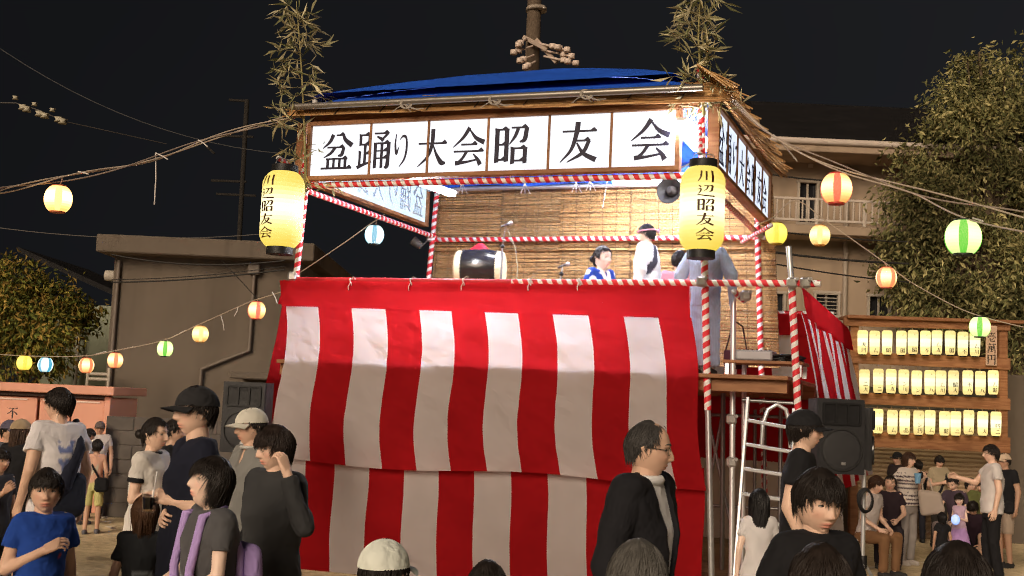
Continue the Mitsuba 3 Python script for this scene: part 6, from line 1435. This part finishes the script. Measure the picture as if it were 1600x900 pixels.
m = solid([hull(*[sphere_pts(Pg['U'](q), 0.05) for q in ((-0.09, -0.19, 1.24), (0.09, -0.19, 1.24), (-0.11, -0.21, 0.96), (0.11, -0.21, 0.96), (0.0, -0.24, 1.1))])], 0.03, 4)
put('body', trimesh.Trimesh(Pg['W'](m.vertices), m.faces, process=False), 'mat_cloth', gb, True, (0.36, 0.26, 0.55))
person(229, 772, 5.2, 195, 'brown haired child in a dark printed t shirt below the woman with the bun', 'bob', hair_col=(0.075, 0.036, 0.018), child=0.6, fem=1, skin=SK2, top_col=blocks((0.022, 0.024, 0.027), [(lambda v: ((v[:, 1] < 0) & (np.abs(v[:, 0]) < 0.085) & (v[:, 2] > 0.98) & (v[:, 2] < 1.18)) * (meshkit.noise(v * 26, 5) > 0.45), (0.17, 0.19, 0.20))]), near=True, loose=1.15)
person(432, 663, 4.9, -40, 'woman in a dark jacket over grey raising one hand beside her face', 'mop', hair_col=(0.022, 0.014, 0.011), fem=0.7, skin=SK, top='long', top_col=(0.045, 0.046, 0.048), near=True, turn=-0.2, nod=-0.1, arms=('relaxed', ((0.15, 0.06, -0.21), (0.05, 0.11, 0.06))), hem=0.78, wide=1.05, bottom_col=BLK, loose=1.16, sleeve=0.6)
# ---- heads along the bottom edge
person(603, 842, 3.55, 165, 'person in a mint white baseball cap seen from behind at the bottom edge', 'crop', cap=(0.74, 0.78, 0.70), near=True, top_col=(0.2, 0.2, 0.2), turn=-0.1)
person(763, 875, 4.1, 185, 'dark haired person before the lower striped curtain, only the crown in view', 'boy', near=True, top_col=(0.1, 0.1, 0.12))
person(998, 840, 3.05, 175, 'grey haired person seen from behind in front of the man in the suit', 'crop', hair_col=(0.085, 0.080, 0.072), near=True, top_col=(0.15, 0.15, 0.15), skin=SK2)
person(1283, 848, 3.15, 180, 'dark haired person seen from behind in front of the boy in black', 'mop', near=True, top_col=(0.1, 0.1, 0.1), hair_col=(0.02, 0.014, 0.011))
person(1497, 846, 3.0, 185, 'black haired person seen from behind at the lower right, before the tripod', 'mop', near=True, top_col=(0.1, 0.1, 0.1))
# ---- middle and right
Ps = person(1015, 656, 4.05, 62, 'balding man with glasses in a dark suit and white shirt walking to the right', 'bald', hair_col=(0.045, 0.042, 0.040), skin=SK2, hs=0.96, top='suit', top_col=(0.017, 0.017, 0.020), near=True, arms=('relaxed', 'down'), turn=0.33, nod=-0.06, wide=1.04, hem=0.8, bottom_col=(0.017, 0.017, 0.02))
glasses(Ps)
person(1258, 640, 6.3, 72, 'young man in a black cap and black t shirt standing by the loudspeaker', 'mop', skin=SK, top_col=BLK, cap=(0.018, 0.018, 0.020), near=True, turn=0.1, arms=('relaxed', 'down'), bottom_col=BLK)
person(1279, 730, 3.75, 16, 'boy in a black t shirt looking down to the right, in front of the ladder', 'boy', child=0.55, skin=SK, top_col=BLK, near=True, turn=0.06, nod=-0.2, loose=1.12, bottom_col=BLK)
person(1187, 763, 7.2, 178, 'girl with long black hair in a white dress behind the ladder', 'long', child=0.5, fem=1, skin=SK3, top_col=(0.62, 0.60, 0.60), bottom='skirt', bottom_col=(0.62, 0.60, 0.60), hair_col=(0.010, 0.009, 0.009))
def stripes(v):
    z = np.mod(v[:, 2] * 1.0, 0.058) < 0.020
    return np.where((z & (v[:, 2] < 1.40))[:, None], (0.05, 0.03, 0.05), (0.62, 0.56, 0.50)) * np.ones((len(v), 1))
person(1420, 706, 15.8, 30, 'woman in a white top with dark stripes and grey trousers holding a blue cup', 'bob', hair_col=(0.05, 0.025, 0.015), fem=1, skin=SK, top_col=stripes, hem=0.90, bottom_col=(0.30, 0.27, 0.25), arms=('hip', 'phone'), turn=0.3, shoe=(0.5, 0.45, 0.4), near=True, loose=1.15)
bcup = thing('blue_cup', 'pale blue paper cup in the hand of the woman in stripes', 'cup')
put('cup', lathe([(0.001, -0.06), (0.032, -0.06), (0.045, 0.07), (0.001, 0.07)], 18, at(1434, 748, 15.4)), 'mat_paint', bcup, 40, (0.16, 0.35, 0.55))
tb_ = thing('tote_bag', 'pale cloth bag hanging from the arm of the woman in stripes', 'bag')
c = at(1452, 786, 15.5)
m = solid([hull(*[sphere_pts(c + q, 0.05) for q in ([-0.10, 0, 0.12], [0.10, 0, 0.10], [-0.06, 0.02, -0.12], [0.16, 0.02, -0.08])])], 0.04, 4); put('body', m, 'mat_cloth', tb_, True, (0.42, 0.35, 0.29))
put('handle', tube([c + [-0.08, 0, 0.14], c + [-0.10, 0, 0.30], c + [-0.02, 0, 0.33], c + [0.05, 0, 0.14]], 0.010, 6), 'mat_cloth', tb_, True, (0.42, 0.35, 0.29))
Pw = person(1549, 694, 14.6, -100, 'man in a white t shirt and black trousers with a black waist bag', 'short', skin=SK, top_col=(0.60, 0.57, 0.55), bottom_col=BLK, arms=('reach', 'down'), near=True, hem=0.85, loose=1.1, stride=0.05)
glasses(Pw)
wb = thing('waist_bag', 'black waist bag worn by the man in the white t shirt at the right', 'bag')
put('body', box(Pw['W'](Pw['U']((-0.02, -0.19, 0.93))), (0.24, 0.11, 0.15), Pw['M'], 0.03), 'mat_cloth', wb, False, BLK)
person(1569, 708, 16.0, -70, 'person in a beige cap and black top behind the man in the white t shirt', 'short', top_col=BLK, cap=(0.55, 0.42, 0.30), bottom='shorts', bottom_col=(0.45, 0.36, 0.28), wide=1.1)
Pc = person(1468, 711, 18.2, 18, 'person in a pale top with a dark cross strap standing before the shutter', 'mop', top_col=(0.40, 0.33, 0.22), skin=SK2, nod=-0.25, turn=-0.3, bottom_col=(0.05, 0.045, 0.04), arms=('front', 'lap'), loose=1.1)
strap(Pc, [(-0.13, 0.0, Pc['zs'] + 0.03), (-0.06, 0.13, 1.30), (0.08, 0.15, 1.05), (0.14, 0.10, 0.95)], 0.018, BLK)
person(1402, 706, 18.4, -60, 'person in a black cap with a long visor behind the woman in stripes', 'short', top_col=(0.04, 0.03, 0.03), cap=BLK, skin=SK2)
person(1435, 718, 18.8, 175, 'dark haired person right behind the shoulder of the woman in stripes', 'mop', top_col=BLK)
person(1489, 746, 16.8, -50, 'woman with gathered dark hair seated and bending over the girl in lilac', 'tied', fem=1, skin=SK, top_col=(0.07, 0.05, 0.07), seat=0.42, height=1.58, nod=-0.3, lean=0.25, arms=('reach', 'lap'), bottom_col=(0.25, 0.2, 0.2))
person(1499, 770, 15.4, -35, 'little girl in a lilac dress with a glowing blue toy', 'bob', child=0.9, fem=1, skin=SK3, top='tank', top_col=(0.50, 0.36, 0.46), bottom='skirt', bottom_col=(0.44, 0.27, 0.55), arms=('front', 'front'), nod=-0.2)
ty = thing('glowing_toy', 'small glowing blue toy in the hands of the little girl in lilac', 'toy')
V3, F3 = ico(2); put('ball', trimesh.Trimesh(V3 * [0.055, 0.05, 0.065] + at(1493, 812, 15.1), F3, process=False), 'mat_paper', ty, True, emit=(0.06, 0.36, 1.1), weight=0.2)
person(1533, 741, 17.2, -40, 'crouching person in an olive shirt beside the man in the white t shirt', 'short', top_col=(0.13, 0.14, 0.05), skin=SK2, seat=0.40, height=1.60, lean=0.3, nod=-0.2, arms=('reach', 'reach'), bottom_col=(0.03, 0.03, 0.03))
person(1520, 790, 16.2, -30, 'person in dark shorts sitting low on the ground near the girl in lilac', 'mop', top_col=(0.035, 0.02, 0.03), seat=0.2, height=1.45, lean=0.35, nod=-0.35, arms=('lap', 'lap'), bottom='shorts', bottom_col=BLK, skin=SK2)
person(1472, 800, 14.2, 182, 'small child all in black seen from behind before the woman in stripes', 'bob', child=0.8, top_col=BLK, bottom='skirt', bottom_col=BLK, hair_col=(0.01, 0.009, 0.009))
person(1369, 750, 14.6, 40, 'person in a white shirt seated behind the loudspeaker tripod', 'mop', hair_col=(0.05, 0.025, 0.014), fem=1, top_col=(0.55, 0.50, 0.48), seat=0.45, height=1.6, arms=('lap', 'lap'), lean=0.2, bottom_col=(0.22, 0.12, 0.06), skin=SK)
person(1391, 757, 15.6, -20, 'person with a dark ponytail seated left of the woman in stripes', 'tied', fem=1, top_col=(0.03, 0.02, 0.025), seat=0.45, height=1.5, arms=('lap', 'lap'), bottom_col=(0.03, 0.025, 0.03), skin=SK2)
person(1517, 745, 17.6, 20, 'person in a pale shirt seated before the right part of the shutter', 'boy', child=0.4, top_col=(0.35, 0.26, 0.17), seat=0.42, height=1.4, arms=('lap', 'lap'), bottom_col=(0.1, 0.07, 0.05), skin=SK2)
# ---- on the stage
def flowers(base, spot, sc=12, th=0.62):
    return lambda v: np.where((meshkit.noise(v * sc + 3, 8) > th)[:, None], spot, base) * np.ones((len(v), 1))
st_y = lambda px, v: F(px, 440, v)[1]
person(942, 384, st_y(942, 0.42), 38, 'singer in a navy kimono with white flower pattern standing low on the stage', 'tied', hair_col=(0.014, 0.010, 0.010), fem=1, skin=SK3, top='yukata', top_col=flowers((0.02, 0.05, 0.28), (0.62, 0.66, 0.75)), collar=(0.7, 0.7, 0.72), base=ZF - 0.35, turn=0.15, near=True, bottom='none', hs=1.12)
Pd = person(1011, 349, st_y(1011, 0.30), -118, 'man in a white festival coat with a pink headband, seen from behind on the stage', 'crop', hair_col=(0.028, 0.026, 0.026), skin=SK, top='long', top_col=blocks((0.66, 0.68, 0.72), [(lambda v: ((v[:, 1] < -0.02) & (np.abs(v[:, 0] + 0.10 - (v[:, 2] - 1.25) * 0.5) < 0.045) & (v[:, 2] > 1.12)) * 1.0, (0.05, 0.05, 0.07))]), hem=0.72, base=ZF, near=True, loose=1.15, bottom_col=(0.5, 0.5, 0.52))
g = np.linspace(0, 6.4, 40); put('headband', tube(Pd['W'](Pd['Hd'](np.stack([0.088 * np.sin(g), 0.106 * np.cos(g) - 0.004, 0.035 - 0.012 * np.cos(g)], 1))), 0.010, 8), 'mat_cloth', Pd['key'], True, (0.55, 0.28, 0.33))
put('headband_knot', cat_mesh([tube(Pd['W'](Pd['Hd'](np.array([(0.03, -0.105, 0.045), (0.045 + 0.02 * q, -0.13, 0.05 + 0.02 * q), (0.06, -0.12, 0.02)]))), 0.012, 6) for q in (-1, 0, 1)]), 'mat_cloth', Pd['key'], True, (0.60, 0.34, 0.40))
person(1106, 358, st_y(1106, 0.11), 150, 'man in a pale blue kimono standing behind the right yellow lantern', 'short', skin=SK, top='yukata', top_col=lambda v: np.array((0.37, 0.46, 0.66)) * (0.92 + 0.10 * (np.mod(v[:, :1] * 40 + v[:, 1:2] * 25, 1) < 0.5)), base=ZF, near=True, bottom='trousers', bottom_col=(0.4, 0.45, 0.55), arms=(((0.12, -0.02, -0.26), (0.10, 0.06, -0.48)), ((0.12, -0.02, -0.26), (0.12, 0.04, -0.48))), wide=1.2, loose=1.2)
person(1062, 391, st_y(1062, 0.5), 170, 'dark haired person at the back of the stage between the coat and the blue kimono', 'short', top_col=(0.55, 0.25, 0.30), base=ZF - 0.3)
person(842, 428, st_y(842, 0.35), 150, 'seated person on the stage, only the dark crown showing above the rail', 'mop', top_col=(0.1, 0.1, 0.2), base=ZF, seat=0.2, height=1.5)
# scraps on the sandy ground
r = np.random.default_rng(12); lt = thing('litter', 'scraps of pale paper scattered on the sandy ground', None, None, 'stuff')
ms = []
for (px, py) in ((165, 818), (172, 826), (158, 812), (178, 806), (150, 830), (1400, 872), (1380, 868), (1530, 845), (1545, 850), (1360, 890), (640, 905), (1450, 880)):
    c = ground_at(px, py); q = np.array([c + [r.normal(0, 0.05), r.normal(0, 0.07), r.uniform(0.004, 0.04)] for _ in range(7)]); ms.append(arr(m3.Manifold.hull_points(q)))
put(lt, cat_mesh(ms), 'mat_paint', None, False, (0.55, 0.5, 0.42), own=True)
